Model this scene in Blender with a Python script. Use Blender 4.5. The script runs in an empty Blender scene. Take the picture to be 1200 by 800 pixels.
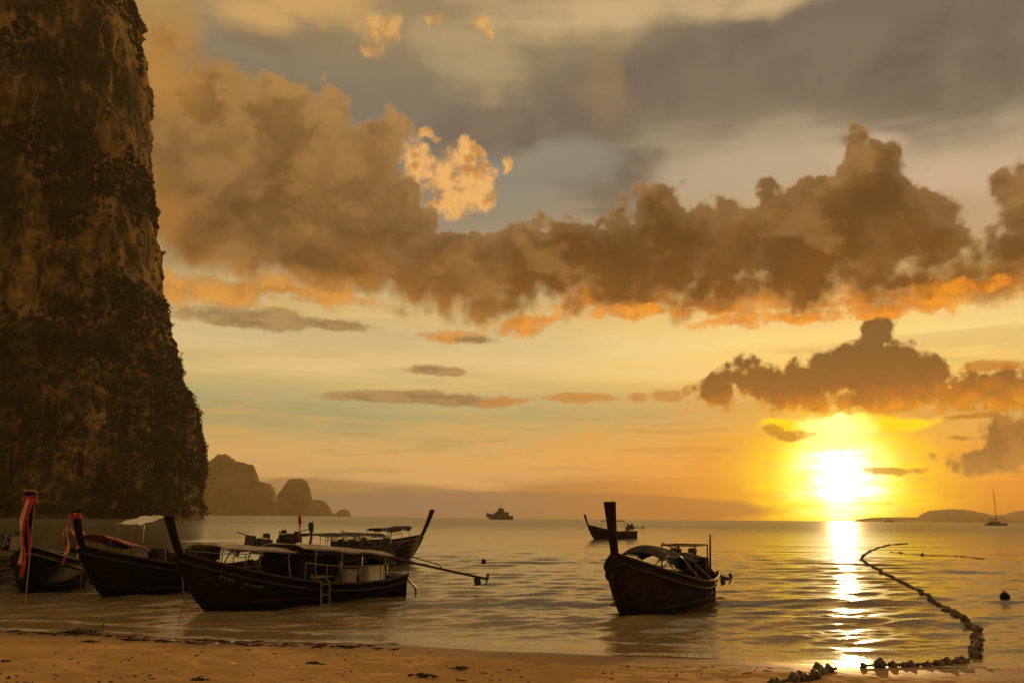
import bpy, bmesh, math, random
import numpy as np
from mathutils import Vector, Matrix, noise as mnoise

random.seed(11)
R = math.radians
scene = bpy.context.scene
COL = scene.collection

# ------------------------------------------------------------------ camera
CAM_H = 2.2
FPX = 1000.0                      # focal length in photo pixels (photo 1200 x 800)
PITCH = math.atan(206.0 / FPX)
cam_d = bpy.data.cameras.new('camera')
cam = bpy.data.objects.new('camera', cam_d)
COL.objects.link(cam)
cam_d.sensor_width = 36.0
cam_d.lens = 36.0 * FPX / 1200.0
cam_d.clip_start = 0.1
cam_d.clip_end = 40000.0
cam.location = (0, 0, CAM_H)
ROLL = 0.0105                     # the photograph's horizon drops slightly to the right
CAM_M = Matrix.Rotation(math.pi / 2 + PITCH, 3, 'X') @ Matrix.Rotation(ROLL, 3, 'Z')
cam.rotation_euler = CAM_M.to_euler()
scene.camera = cam


def pix_dir(px, py):
    return (CAM_M @ Vector(((px - 600) / FPX, (400 - py) / FPX, -1.0))).normalized()


def at(px, py, z=0.0):
    """point on the horizontal plane z that the photo shows at a pixel"""
    d = pix_dir(px, py)
    k = (z - CAM_H) / d.z
    return Vector((d.x * k, d.y * k, z))


def at_y(px, py, y):
    d = pix_dir(px, py)
    k = y / d.y
    return Vector((d.x * k, y, CAM_H + d.z * k))


def azel(px, py):
    d = pix_dir(px, py)
    return math.degrees(math.atan2(d.x, d.y)), math.degrees(math.asin(d.z))


# ------------------------------------------------------------------ render settings
vs = scene.view_settings
vs.view_transform = 'Standard'
vs.look = 'None'
vs.gamma = 1.0
vs.use_curve_mapping = False
vs.exposure = 0.0
scene.render.engine = 'CYCLES'
cy = scene.cycles
cy.use_denoising = True
cy.use_adaptive_sampling = True
cy.adaptive_threshold = 0.02
cy.adaptive_min_samples = 8
cy.max_bounces = 6
cy.volume_bounces = 0
cy.sample_clamp_indirect = 6.0

# ------------------------------------------------------------------ sun
SUN_PX = (985, 566)
SUN_AZ, SUN_EL = azel(*SUN_PX)
sun_dir = pix_dir(*SUN_PX)
sun_d = bpy.data.lights.new('sun', 'SUN')
sun_d.energy = 3.0
sun_d.angle = R(0.6)
sun_d.color = (1.0, 0.55, 0.2)
sun = bpy.data.objects.new('sun', sun_d)
COL.objects.link(sun)
sun.rotation_euler = sun_dir.to_track_quat('Z', 'Y').to_euler()

# ------------------------------------------------------------------ world
world = bpy.data.worlds.new('World')
scene.world = world
world.use_nodes = True
WT = world.node_tree
WT.nodes.clear()


class S:
    """a socket with arithmetic: every operation adds a node"""
    tree = None
    dim = '2D'

    def __init__(self, sock):
        self.s = sock

    @staticmethod
    def _set(inp, v):
        if isinstance(v, S):
            S.tree.links.new(v.s, inp)
        else:
            inp.default_value = v

    @staticmethod
    def m(op, *a, clamp=False):
        n = S.tree.nodes.new('ShaderNodeMath')
        n.operation = op
        n.use_clamp = clamp
        for i, v in enumerate(a):
            S._set(n.inputs[i], v)
        return S(n.outputs[0])

    @staticmethod
    def v(op, *a, out=0):
        n = S.tree.nodes.new('ShaderNodeVectorMath')
        n.operation = op
        for i, v in enumerate(a):
            S._set(n.inputs[i], v)
        return S(n.outputs[out])

    def __add__(self, o): return S.m('ADD', self, o)
    def __radd__(self, o): return S.m('ADD', o, self)
    def __sub__(self, o): return S.m('SUBTRACT', self, o)
    def __rsub__(self, o): return S.m('SUBTRACT', o, self)
    def __mul__(self, o): return S.m('MULTIPLY', self, o)
    def __rmul__(self, o): return S.m('MULTIPLY', o, self)
    def __truediv__(self, o): return S.m('DIVIDE', self, o)
    def __pow__(self, o): return S.m('POWER', self, o)


def sstep(x, a, b, lo=0.0, hi=1.0):
    n = S.tree.nodes.new('ShaderNodeMapRange')
    n.interpolation_type = 'SMOOTHSTEP'
    S._set(n.inputs['Value'], x)
    for k, v in zip(('From Min', 'From Max', 'To Min', 'To Max'), (a, b, lo, hi)):
        S._set(n.inputs[k], v)
    return S(n.outputs[0])


def lin(x, a, b, lo=0.0, hi=1.0):
    n = S.tree.nodes.new('ShaderNodeMapRange')
    S._set(n.inputs['Value'], x)
    for k, v in zip(('From Min', 'From Max', 'To Min', 'To Max'), (a, b, lo, hi)):
        S._set(n.inputs[k], v)
    return S(n.outputs[0])


def xyz(v):
    n = S.tree.nodes.new('ShaderNodeSeparateXYZ')
    S._set(n.inputs[0], v)
    return S(n.outputs[0]), S(n.outputs[1]), S(n.outputs[2])


def cxyz(x, y, z):
    n = S.tree.nodes.new('ShaderNodeCombineXYZ')
    for i, q in enumerate((x, y, z)):
        S._set(n.inputs[i], q)
    return S(n.outputs[0])


def nz(vec, scale=1.0, detail=4.0, rough=0.55, dist=0.0, out=0):
    n = S.tree.nodes.new('ShaderNodeTexNoise')
    n.noise_dimensions = S.dim
    S._set(n.inputs['Vector'], vec)
    S._set(n.inputs['Scale'], scale)
    S._set(n.inputs['Detail'], detail)
    S._set(n.inputs['Roughness'], rough)
    S._set(n.inputs['Distortion'], dist)
    return S(n.outputs[out])


def vor(vec, scale=1.0, detail=2.0, rough=0.5, feature='F1', smooth=0.35):
    n = S.tree.nodes.new('ShaderNodeTexVoronoi')
    n.voronoi_dimensions = S.dim
    n.feature = feature
    S._set(n.inputs['Vector'], vec)
    S._set(n.inputs['Scale'], scale)
    S._set(n.inputs['Detail'], detail)
    S._set(n.inputs['Roughness'], rough)
    if feature == 'SMOOTH_F1':
        S._set(n.inputs['Smoothness'], smooth)
    return S(n.outputs['Distance'])


def cmix(f, a, b, mode='MIX'):
    n = S.tree.nodes.new('ShaderNodeMix')
    n.data_type = 'RGBA'
    n.blend_type = mode
    S._set(n.inputs['Factor'], f)
    S._set(n.inputs[6], a)
    S._set(n.inputs[7], b)
    return S(n.outputs[2])


def ramp(x, stops):
    n = S.tree.nodes.new('ShaderNodeValToRGB')
    S._set(n.inputs[0], x)
    e = n.color_ramp.elements
    while len(e) > 1:
        e.remove(e[-1])
    e[0].position, e[0].color = stops[0][0], stops[0][1]
    for p, c in stops[1:]:
        q = e.new(p)
        q.color = c
    return S(n.outputs[0])


def lc(r, g, b):
    """display colour (0..255) to linear rgba"""
    f = lambda c: (c / 255) / 12.92 if c / 255 <= 0.04045 else ((c / 255 + 0.055) / 1.055) ** 2.4
    return (f(r), f(g), f(b), 1.0)


def build_sky():
    S.tree = WT
    tc = WT.nodes.new('ShaderNodeTexCoord')
    d = S(tc.outputs['Generated'])
    dx, dy, dz = xyz(S.v('NORMALIZE', d))
    az = S.m('ARCTAN2', dx, dy) * (180 / math.pi)
    el = S.m('ARCSINE', dz) * (180 / math.pi)
    P = cxyz(az, el, 0.0)
    # shared turbulence
    nf = nz(P, 0.55, 6, 0.62)                       # fine puff noise
    nm = nz(P, 0.16, 4, 0.55)                       # mid noise
    st = nz(S.v('MULTIPLY', P, (0.055, 0.62, 1.0)), 1.0, 6, 0.6)     # long flat streaks
    st2 = nz(S.v('MULTIPLY', P, (0.14, 1.5, 1.0)), 1.0, 5, 0.6)
    wv = nz(P, 0.32, 5, 0.6, out=1)
    warp = S.v('MULTIPLY', S.v('SUBTRACT', wv, (0.5, 0.5, 0.5)), (2.6, 2.2, 0.0))
    PW = S.v('ADD', P, warp)
    wl = nz(P, 0.10, 3, 0.5, out=1)
    PL = S.v('ADD', P, S.v('MULTIPLY', S.v('SUBTRACT', wl, (0.5, 0.5, 0.5)), (7.0, 4.0, 0.0)))
    PB = S.v('ADD', P, S.v('MULTIPLY', warp, (0.30, 0.30, 0.0)))
    bil = vor(PB, 0.36, 2.0, 0.5)                   # cauliflower bumps
    bil2 = vor(PB, 0.95, 1.0, 0.5)

    def field(els, PP, deg=False):
        """union of soft ellipses (photo pixels); deg=True gives the depth inside it in degrees, else 1 at a centre and 0 at the edge"""
        cur = None
        for (cx, cy_, rx, ry) in els:
            a0, e0 = azel(cx, cy_)
            a1, _ = azel(cx + 5, cy_)
            _, e1 = azel(cx, cy_ - 5)
            ra, re = abs(a1 - a0) / 5 * rx, abs(e1 - e0) / 5 * ry
            q = S.v('MULTIPLY_ADD', PP, (1 / ra, 1 / re, 0.0), (-a0 / ra, -e0 / re, 0.0))
            if deg:
                mr = min(ra, re)
                q = S.m('MULTIPLY_ADD', S.v('LENGTH', q, out=1), -mr, mr)
                cur = q if cur is None else S.m('SMOOTH_MAX', cur, q, 0.5)
            else:
                q = S.v('DOT_PRODUCT', q, q, out=1)
                cur = q if cur is None else S.m('SMOOTH_MIN', cur, q, 0.25)
        return cur if deg else 1.0 - cur

    E = lambda y, x=600: azel(x, y)[1]
    # --- clear air behind: two elevation ramps (left grey, right warm)
    elw = el + (st - 0.5) * 2.6
    t = lin(elw, 0.0, 40.0)
    T = lambda y: E(y) / 40.0
    left = ramp(t, [(0.0, lc(124, 98, 66)), (T(576), lc(142, 114, 80)), (T(564), lc(216, 172, 116)), (T(538), lc(228, 182, 112)),
                    (T(512), lc(204, 176, 112)), (T(489), lc(170, 168, 118)), (T(470), lc(188, 178, 126)), (T(452), lc(214, 188, 120)),
                    (T(430), lc(236, 204, 136)), (T(405), lc(222, 196, 140)), (T(370), lc(222, 190, 122)), (T(300), lc(168, 152, 118)), (T(215), lc(124, 118, 106)),
                    (T(120), lc(132, 119, 96)), (T(40), lc(160, 138, 98)), (1.0, lc(150, 126, 88))])
    right = ramp(t, [(0.0, lc(190, 104, 22)), (T(572), lc(208, 122, 26)), (T(545), lc(226, 146, 44)), (T(515), lc(210, 158, 76)),
                     (T(482), lc(190, 158, 92)), (T(440), lc(250, 208, 112)), (T(405), lc(254, 226, 138)), (T(370), lc(246, 204, 116)),
                     (T(300), lc(190, 160, 118)), (T(200), lc(188, 170, 136)), (T(160), lc(160, 144, 114)), (T(110), lc(118, 107, 90)),
                     (T(20), lc(116, 105, 88)), (1.0, lc(122, 108, 88))])
    sky = cmix(sstep(az + (nm - 0.5) * 6, -6.0, 19.0), left, right)
    # Nishita clear sky mixed through
    ns = WT.nodes.new('ShaderNodeTexSky')
    ns.sky_type = 'NISHITA'
    ns.sun_disc = False
    ns.sun_elevation = R(SUN_EL)
    ns.sun_rotation = R(SUN_AZ)
    ns.dust_density = 2.5
    nis = S.v('SCALE', S(ns.outputs[0]), )
    nis.s.node.inputs['Scale'].default_value = NISHITA_GAIN
    sky = cmix(0.12, sky, nis)

    def put(sky, alpha, col):
        return cmix(alpha, sky, col)

    # --- streaks of thin orange cirrus low down
    low = sstep(el, 0.8, 3.0) * sstep(el, 9.0, 5.0)
    sky = put(sky, sstep(st2, 0.50, 0.66) * low * 0.55, cmix(sstep(az, -8.0, 18.0), lc(222, 170, 98), lc(244, 160, 40)))
    sky = put(sky, sstep(st2, 0.46, 0.34) * low * 0.30, cmix(sstep(az, -8.0, 18.0), lc(150, 125, 86), lc(190, 118, 44)))
    # thin layered haze in the bright gap
    gap = sstep(el, 8.0, 10.0) * sstep(el, 17.0, 13.0)
    sky = put(sky, sstep(st, 0.5, 0.7) * gap * 0.45, lc(246, 214, 150))
    sky = put(sky, sstep(st, 0.48, 0.34) * gap * 0.30, lc(190, 165, 115))

    # --- high stratus, soft
    f = field([(860, 95, 300, 62), (1120, 90, 220, 85), (620, 150, 130, 40), (700, 210, 90, 40)], PL)
    a = sstep(f + (nm - 0.5) * 1.3 + (st - 0.5) * 1.0, -0.35, 0.9) * 0.88
    sky = put(sky, a, cmix(sstep(nm, 0.35, 0.65), lc(102, 92, 79), lc(122, 109, 92)))
    f = field([(690, 25, 140, 30), (880, 10, 120, 22), (560, 70, 80, 45)], PL)
    sky = put(sky, sstep(f + (nm - 0.5) * 1.6 + (nf - 0.5) * 0.8 + (st - 0.5) * 2.2, -0.3, 1.3) * 0.62, lc(188, 162, 116))
    f = field([(690, 90, 30, 60)], PL)
    sky = put(sky, sstep(f + (nm - 0.5) * 2.0, -0.4, 1.4) * 0.45, lc(168, 132, 84))
    f = field([(330, 35, 90, 40), (300, 60, 40, 22)], PL)
    sky = put(sky, sstep(f + (nm - 0.5) * 2.0, 0.0, 1.2) * 0.6, lc(126, 110, 84))

    for els, col, al in (([(345, 4, 120, 36), (300, 30, 60, 30)], lc(214, 168, 102), 0.85), ([(760, -4, 220, 30), (900, 4, 60, 30)], lc(212, 180, 130), 0.8),
                         ([(640, 200, 80, 34), (600, 225, 50, 24)], lc(146, 142, 124), 0.7), ([(1115, 205, 120, 36), (1000, 170, 60, 20)], lc(208, 178, 146), 0.75),
                         ([(850, 206, 110, 24)], lc(186, 166, 138), 0.6), ([(195, 25, 60, 60)], lc(186, 144, 78), 0.8)):
        f = field(els, PL)
        sky = put(sky, sstep(f + (nm - 0.5) * 1.2 + (st - 0.5) * 1.4, -0.4, 1.1) * al, col)

    # --- sun and its glow (drawn behind the clouds)
    sa, se = SUN_AZ, SUN_EL
    gx = (az - sa)
    gy = (el - se)
    r2 = gx * gx + gy * gy * 1.15
    r = S.m('SQRT', r2)
    glow_w = S.m('EXPONENT', r2 * -0.030)           # broad orange
    glow_y = S.m('EXPONENT', (gx * gx * 0.055 + gy * gy * 0.11) * -1.0)
    gu = gy - 0.35
    core = S.m('EXPONENT', (gx * gx * 0.15 + gu * gu * 0.16 + (nf - 0.5) * 1.2 + (st2 - 0.5) * 1.8) * -1.0)
    strk = 0.55 + 0.9 * sstep(st2 * 0.5 + nf * 0.5, 0.36, 0.64)

    def addc(sky, f, col):
        return cmix(f, sky, col, 'ADD')
    nclamp = lambda n: n
    sky = cmix(S.m('MINIMUM', glow_w * 0.95 * (0.5 + 0.5 * strk), 1.0), sky, (0.86, 0.31, 0.004, 1))
    sky = cmix(S.m('MINIMUM', glow_y * 2.1 * strk, 1.0), sky, (1.35, 0.88, 0.0, 1))
    sky = addc(sky, core, (2.6, 2.1, 0.06, 1))
    sky = addc(sky, core * core, (0.0, 0.5, 3.0, 1))

    # --- lit patches
    f = field([(452, 36, 34, 26), (440, 60, 18, 16), (512, 22, 14, 12), (568, 30, 16, 14), (575, 45, 8, 10)], PW)
    sky = put(sky, sstep(f + (nf - 0.5) * 2.4 + (nm - 0.5) * 1.0, 0.0, 1.3) * 0.85, cmix(sstep(nf, 0.4, 0.65), lc(206, 150, 82), lc(232, 176, 100)))
    f = field([(486, 208, 22, 46), (538, 215, 42, 44), (512, 240, 30, 14), (545, 182, 24, 26), (500, 160, 14, 11), (562, 225, 20, 32), (590, 190, 6, 10)], PW)
    dd = f * 0.9 + (nf - 0.5) * 2.0 - bil2 * 0.5 + (bil - 0.3) * -0.5 + 0.58
    sky = put(sky, sstep(dd, -0.1, 0.8), cmix(sstep(nf * 0.75 + nm * 0.25 + (bil2 - 0.5) * 0.25, 0.38, 0.60), lc(196, 138, 76), lc(238, 180, 106)))

    # --- lit ragged undersides of the bank
    def glowcol(n):
        return cmix(sstep(az, -16.0, 18.0), cmix(n, lc(190, 125, 52), lc(222, 152, 66)), cmix(n, lc(210, 110, 16), lc(250, 154, 34)))
    f = field([(730, 348, 100, 20), (870, 356, 150, 18), (1010, 354, 140, 18), (1120, 338, 120, 22), (690, 348, 36, 20), (608, 382, 46, 13),
               (300, 340, 150, 20), (390, 338, 40, 12), (200, 340, 70, 26), (1180, 330, 90, 30), (530, 392, 50, 10)], PW)
    dd = f * 0.7 + (nf - 0.5) * 2.4 + (st2 - 0.5) * 1.2 + 0.05
    sky = put(sky, sstep(dd, -0.15, 0.9) * 0.95, glowcol(sstep(nf, 0.38, 0.64)))

    # --- the great bank
    left_mass = [(215, 190, 150, 150), (330, 200, 140, 105), (415, 195, 74, 72), (300, 135, 100, 58), (390, 262, 150, 84), (190, 90, 70, 110),
                 (260, 285, 190, 62), (455, 150, 32, 26), (385, 118, 40, 24), (60, 200, 160, 180), (-200, 200, 260, 160)]
    bank = [(510, 318, 90, 62), (560, 320, 90, 60), (610, 314, 70, 58), (655, 306, 80, 64), (720, 306, 80, 66), (775, 302, 96, 74), (768, 252, 52, 44),
            (850, 296, 90, 68), (930, 290, 80, 80), (900, 232, 26, 24), (1012, 220, 62, 72), (1005, 268, 122, 88), (1096, 290, 62, 58), (572, 356, 80, 40),
            (900, 332, 260, 48), (420, 310, 150, 50), (1060, 330, 150, 50), (1180, 318, 100, 48), (960, 345, 120, 32), (700, 336, 130, 40), (1150, 300, 60, 40)]
    right = [(1205, 245, 46, 66), (1178, 222, 36, 34), (1195, 300, 66, 46), (1330, 260, 130, 80)]
    fl = field(left_mass, PB, True)
    fb = field(bank, PB, True)
    fr = field(right, PB, True)
    f = S.m('MAXIMUM', S.m('MAXIMUM', fl, fb), fr)
    dd = f + 0.62 - (bil - 0.30) * 1.5 - (bil2 - 0.35) * 0.40 + (nf - 0.5) * 1.35
    top = S.m('MAXIMUM', sstep(el, E(345), E(300)), 0.0)
    leftsoft = sstep(az, -17.0, -25.0)
    wid = lin(top, 0.0, 1.0, 2.0, 0.70) + leftsoft * 2.2
    alpha = sstep(dd / wid, 0.0, 1.0)
    base_t = lin(el + (nm - 0.5) * 5.0, E(395), E(150))
    cl = ramp(base_t, [(0.0, lc(186, 120, 48)), (0.22, lc(136, 90, 42)), (0.5, lc(118, 86, 48)), (0.75, lc(138, 102, 58)), (1.0, lc(170, 128, 72))])
    cr = ramp(base_t, [(0.0, lc(176, 92, 18)), (0.14, lc(122, 72, 24)), (0.4, lc(92, 57, 22)), (0.8, lc(90, 62, 30)), (1.0, lc(106, 80, 46))])
    cc = cmix(sstep(az + (nm - 0.5) * 8, -9.0, 3.0), cl, cr)
    # modelling of the billows: dark creases, slightly lit crowns
    crease = sstep(bil + (nf - 0.5) * 0.3, 0.25, 0.75)
    cc = cmix(crease * 0.20, cc, lc(92, 66, 34))
    cc = cmix(sstep(nm * 0.7 + nf * 0.3, 0.42, 0.66) * 0.28, cc, lc(168, 120, 62))
    sh = nz(S.v('MULTIPLY', PB, (0.22, 0.34, 1.0)), 1.0, 5, 0.55)
    cc = cmix(sstep(sh, 0.50, 0.36) * 0.45, cc, lc(78, 54, 26))
    cc = cmix(sstep(sh, 0.52, 0.68) * 0.40, cc, lc(176, 130, 74))
    cc = cmix(sstep(dd, 2.4, 0.2) * 0.30 * top, cc, lc(176, 138, 92))
    # the left shoulder burns brighter
    f2 = field([(190, 70, 80, 90), (170, 250, 90, 80), (330, 335, 160, 30)], PL)
    cc = cmix(sstep(f2, 0.0, 1.0) * 0.5, cc, lc(190, 132, 62))
    # silver lining along the upper edge
    rim = sstep(dd, 0.65, 0.10) * top * sstep(az, -24.0, -12.0)
    cc = cmix(rim * 0.38, cc, lc(196, 156, 100))
    sky = put(sky, alpha, cc)
    # torn lit scraps below the bank, in front
    f = field([(745, 366, 70, 10), (860, 378, 60, 8), (930, 372, 60, 9), (1060, 362, 90, 10), (1150, 335, 70, 14), (640, 372, 24, 8), (350, 342, 80, 8)], PW)
    dd = f * 0.8 + (nf - 0.5) * 2.2
    sky = put(sky, sstep(dd, 0.05, 0.8) * 0.8, glowcol(sstep(nf, 0.40, 0.62)))

    # --- flat stratus strips
    strips = [(490, 466, 128, 9), (440, 466, 60, 7), (545, 470, 60, 8), (505, 435, 30, 8), (300, 374, 110, 15), (390, 380, 60, 9), (560, 398, 30, 7), (530, 437, 16, 6)]
    f = field(strips, S.v('ADD', P, S.v('MULTIPLY', warp, (0.6, 0.28, 0.0))))
    sky = put(sky, sstep(f + (nf - 0.5) * 1.9 + (st2 - 0.5) * 1.4, -0.1, 0.75) * 0.9, cmix(sstep(nf * 0.5 + st2 * 0.5, 0.4, 0.6), lc(132, 106, 68), lc(172, 136, 86)))
    f = field([(675, 466, 50, 7), (585, 470, 40, 6), (745, 464, 14, 6), (780, 463, 26, 8), (805, 458, 9, 7)], S.v('ADD', P, S.v('MULTIPLY', warp, (0.6, 0.3, 0.0))))
    sky = put(sky, sstep(f + (nf - 0.5) * 1.9 + (st2 - 0.5) * 1.2, -0.1, 0.8) * 0.85, lc(198, 136, 68))
    # grey sheet with a sharp lower top edge, left
    f = field([(600, 594, 330, 20), (420, 600, 260, 14)], S.v('ADD', P, S.v('MULTIPLY', warp, (0.5, 0.18, 0.0))))
    sky = put(sky, sstep(f, 0.0, 0.35) * 0.75, cmix(sstep(az, -4.0, 12.0), lc(118, 102, 88), lc(156, 100, 48)))

    # --- cumulus over the sun
    cum = [(848, 456, 28, 16), (868, 440, 20, 18), (888, 446, 26, 22), (932, 452, 40, 24), (975, 440, 34, 28), (1020, 436, 44, 38), (1026, 400, 20, 26), (1050, 425, 30, 26),
           (1080, 446, 50, 28), (1140, 458, 60, 20), (1190, 456, 60, 22), (1050, 466, 170, 15), (1260, 460, 60, 25)]
    f = field(cum, PB, True)
    b3 = bil2
    dd = f + 0.50 - (b3 - 0.35) * 0.50 - (bil - 0.3) * 0.35 + (nf - 0.5) * 2.0
    ct = lin(el + (nf - 0.5) * 1.6, E(484), E(424))
    cc = ramp(ct, [(0.0, lc(238, 150, 24)), (0.18, lc(196, 114, 26)), (0.45, lc(140, 86, 32)), (1.0, lc(112, 76, 36))])
    cc = cmix(sstep(b3, 0.35, 0.8) * 0.3, cc, lc(118, 80, 36))
    rim = sstep(dd, 0.5, 0.08)
    cc = cmix(rim * 0.4, cc, lc(226, 166, 76))
    sky = put(sky, sstep(dd, -0.05, 0.45) * 0.97, cc)
    # burning lower edge over the sun
    f = field([(985, 498, 92, 16), (1070, 494, 44, 10), (918, 496, 34, 10), (985, 512, 46, 26)], S.v('ADD', P, S.v('MULTIPLY', warp, (0.7, 0.5, 0.0))))
    sky = put(sky, sstep(f + (nf - 0.5) * 1.3, 0.0, 0.7), cmix(sstep(S.m('ABSOLUTE', gx) + (nf - 0.5) * 3.0, 0.2, 3.0), (2.2, 1.8, 0.5, 1), (1.3, 0.84, 0.0, 1)))
    # small dark bars in the glow
    f = field([(925, 509, 36, 7), (1050, 553, 40, 5), (905, 505, 14, 9), (1125, 514, 18, 4), (1140, 487, 30, 4), (1160, 428, 46, 8)], S.v('ADD', P, S.v('MULTIPLY', warp, (0.5, 0.3, 0.0))))
    sky = put(sky, sstep(f + (nf - 0.5) * 2.2 + (st2 - 0.5) * 1.8, -0.1, 0.8) * 0.8, lc(190, 114, 26))
    # low cloud at the right edge
    f = field([(1190, 518, 48, 30), (1162, 534, 40, 18), (1150, 545, 36, 8), (1260, 520, 80, 44)], PB, True)
    dd = f + 0.30 - (b3 - 0.35) * 0.5 + (nf - 0.5) * 2.0
    sky = put(sky, sstep(dd, -0.05, 0.5) * 0.95, cmix(sstep(nf * 0.5 + nm * 0.5, 0.4, 0.62), lc(118, 80, 38), lc(170, 112, 48)))

    # overhead and behind the viewer: unseen sky, brightened to light the sand
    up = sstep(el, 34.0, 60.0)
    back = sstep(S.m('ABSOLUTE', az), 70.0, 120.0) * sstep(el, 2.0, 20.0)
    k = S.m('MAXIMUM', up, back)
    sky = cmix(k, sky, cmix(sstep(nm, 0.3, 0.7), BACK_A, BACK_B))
    below = sstep(el, 0.0, -3.0)
    sky = cmix(below, sky, lc(110, 88, 58))

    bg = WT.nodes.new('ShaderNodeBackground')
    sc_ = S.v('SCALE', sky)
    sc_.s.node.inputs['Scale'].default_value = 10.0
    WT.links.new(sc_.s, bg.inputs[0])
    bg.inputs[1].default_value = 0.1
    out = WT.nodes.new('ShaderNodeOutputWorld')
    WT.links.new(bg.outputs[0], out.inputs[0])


NISHITA_GAIN = 0.1
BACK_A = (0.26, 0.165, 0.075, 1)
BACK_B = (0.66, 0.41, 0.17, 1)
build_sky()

# ================================================================== helpers
def vnoise3(p, seed=0):
    """value noise in [0,1] for an (n,3) array"""
    p = np.asarray(p, dtype=np.float64)
    i = np.floor(p).astype(np.int64)
    f = p - i
    f = f * f * f * (f * (f * 6 - 15) + 10)

    def h(ix, iy, iz):
        n = (ix * 374761393 + iy * 668265263 + iz * 2147483647 + seed * 144269504) & 0xFFFFFFFF
        n = ((n ^ (n >> 13)) * 1274126177) & 0xFFFFFFFF
        n = ((n ^ (n >> 16)) * 2246822519) & 0xFFFFFFFF
        return ((n ^ (n >> 15)) & 0xFFFFFF) / float(0xFFFFFF)
    r = 0
    for dx in (0, 1):
        wx = f[:, 0] if dx else 1 - f[:, 0]
        for dy in (0, 1):
            wy = f[:, 1] if dy else 1 - f[:, 1]
            for dz in (0, 1):
                wz = f[:, 2] if dz else 1 - f[:, 2]
                r = r + wx * wy * wz * h(i[:, 0] + dx, i[:, 1] + dy, i[:, 2] + dz)
    return r


def fbm(p, octaves=4, rough=0.5, seed=0, ridged=False):
    p = np.asarray(p, dtype=np.float64)
    a, tot, r = 1.0, 0.0, 0
    for k in range(octaves):
        n = vnoise3(p * (2.03 ** k) + 17.3 * k, seed + k)
        if ridged:
            n = 1 - np.abs(2 * n - 1)
        r = r + a * n
        tot += a
        a *= rough
    return r / tot


def ss(x, a, b):
    t = np.clip((x - a) / (b - a), 0, 1)
    return t * t * (3 - 2 * t)


def tag(o, label=None, cat=None, group=None, kind=None):
    if label:
        o['label'] = label
    if cat:
        o['category'] = cat
    if group:
        o['group'] = group
    if kind:
        o['kind'] = kind
    return o


def empty(name, loc=(0, 0, 0), rz=0.0):
    o = bpy.data.objects.new(name, None)
    COL.objects.link(o)
    o.location = loc
    o.rotation_euler = (0, 0, rz)
    o.empty_display_size = 0.2
    return o


def np_mesh(name, verts, quads, mat, parent=None, smooth=True):
    me = bpy.data.meshes.new(name)
    verts = np.asarray(verts, dtype=np.float32)
    quads = np.asarray(quads, dtype=np.int32)
    n = quads.shape[1]
    me.vertices.add(len(verts))
    me.vertices.foreach_set('co', verts.ravel())
    me.loops.add(quads.size)
    me.loops.foreach_set('vertex_index', quads.ravel())
    me.polygons.add(len(quads))
    me.polygons.foreach_set('loop_start', np.arange(0, quads.size, n, dtype=np.int32))
    me.polygons.foreach_set('use_smooth', np.full(len(quads), smooth))
    me.update(calc_edges=True)
    me.materials.append(mat)
    o = bpy.data.objects.new(name, me)
    COL.objects.link(o)
    o.parent = parent
    return o


def grid_quads(nr, nc, wrap=False):
    r = np.arange(nr - 1)[:, None]
    c = np.arange(nc if wrap else nc - 1)[None, :]
    c2 = (c + 1) % nc
    return np.stack([r * nc + c, r * nc + c2, (r + 1) * nc + c2, (r + 1) * nc + c], -1).reshape(-1, 4)


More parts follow.
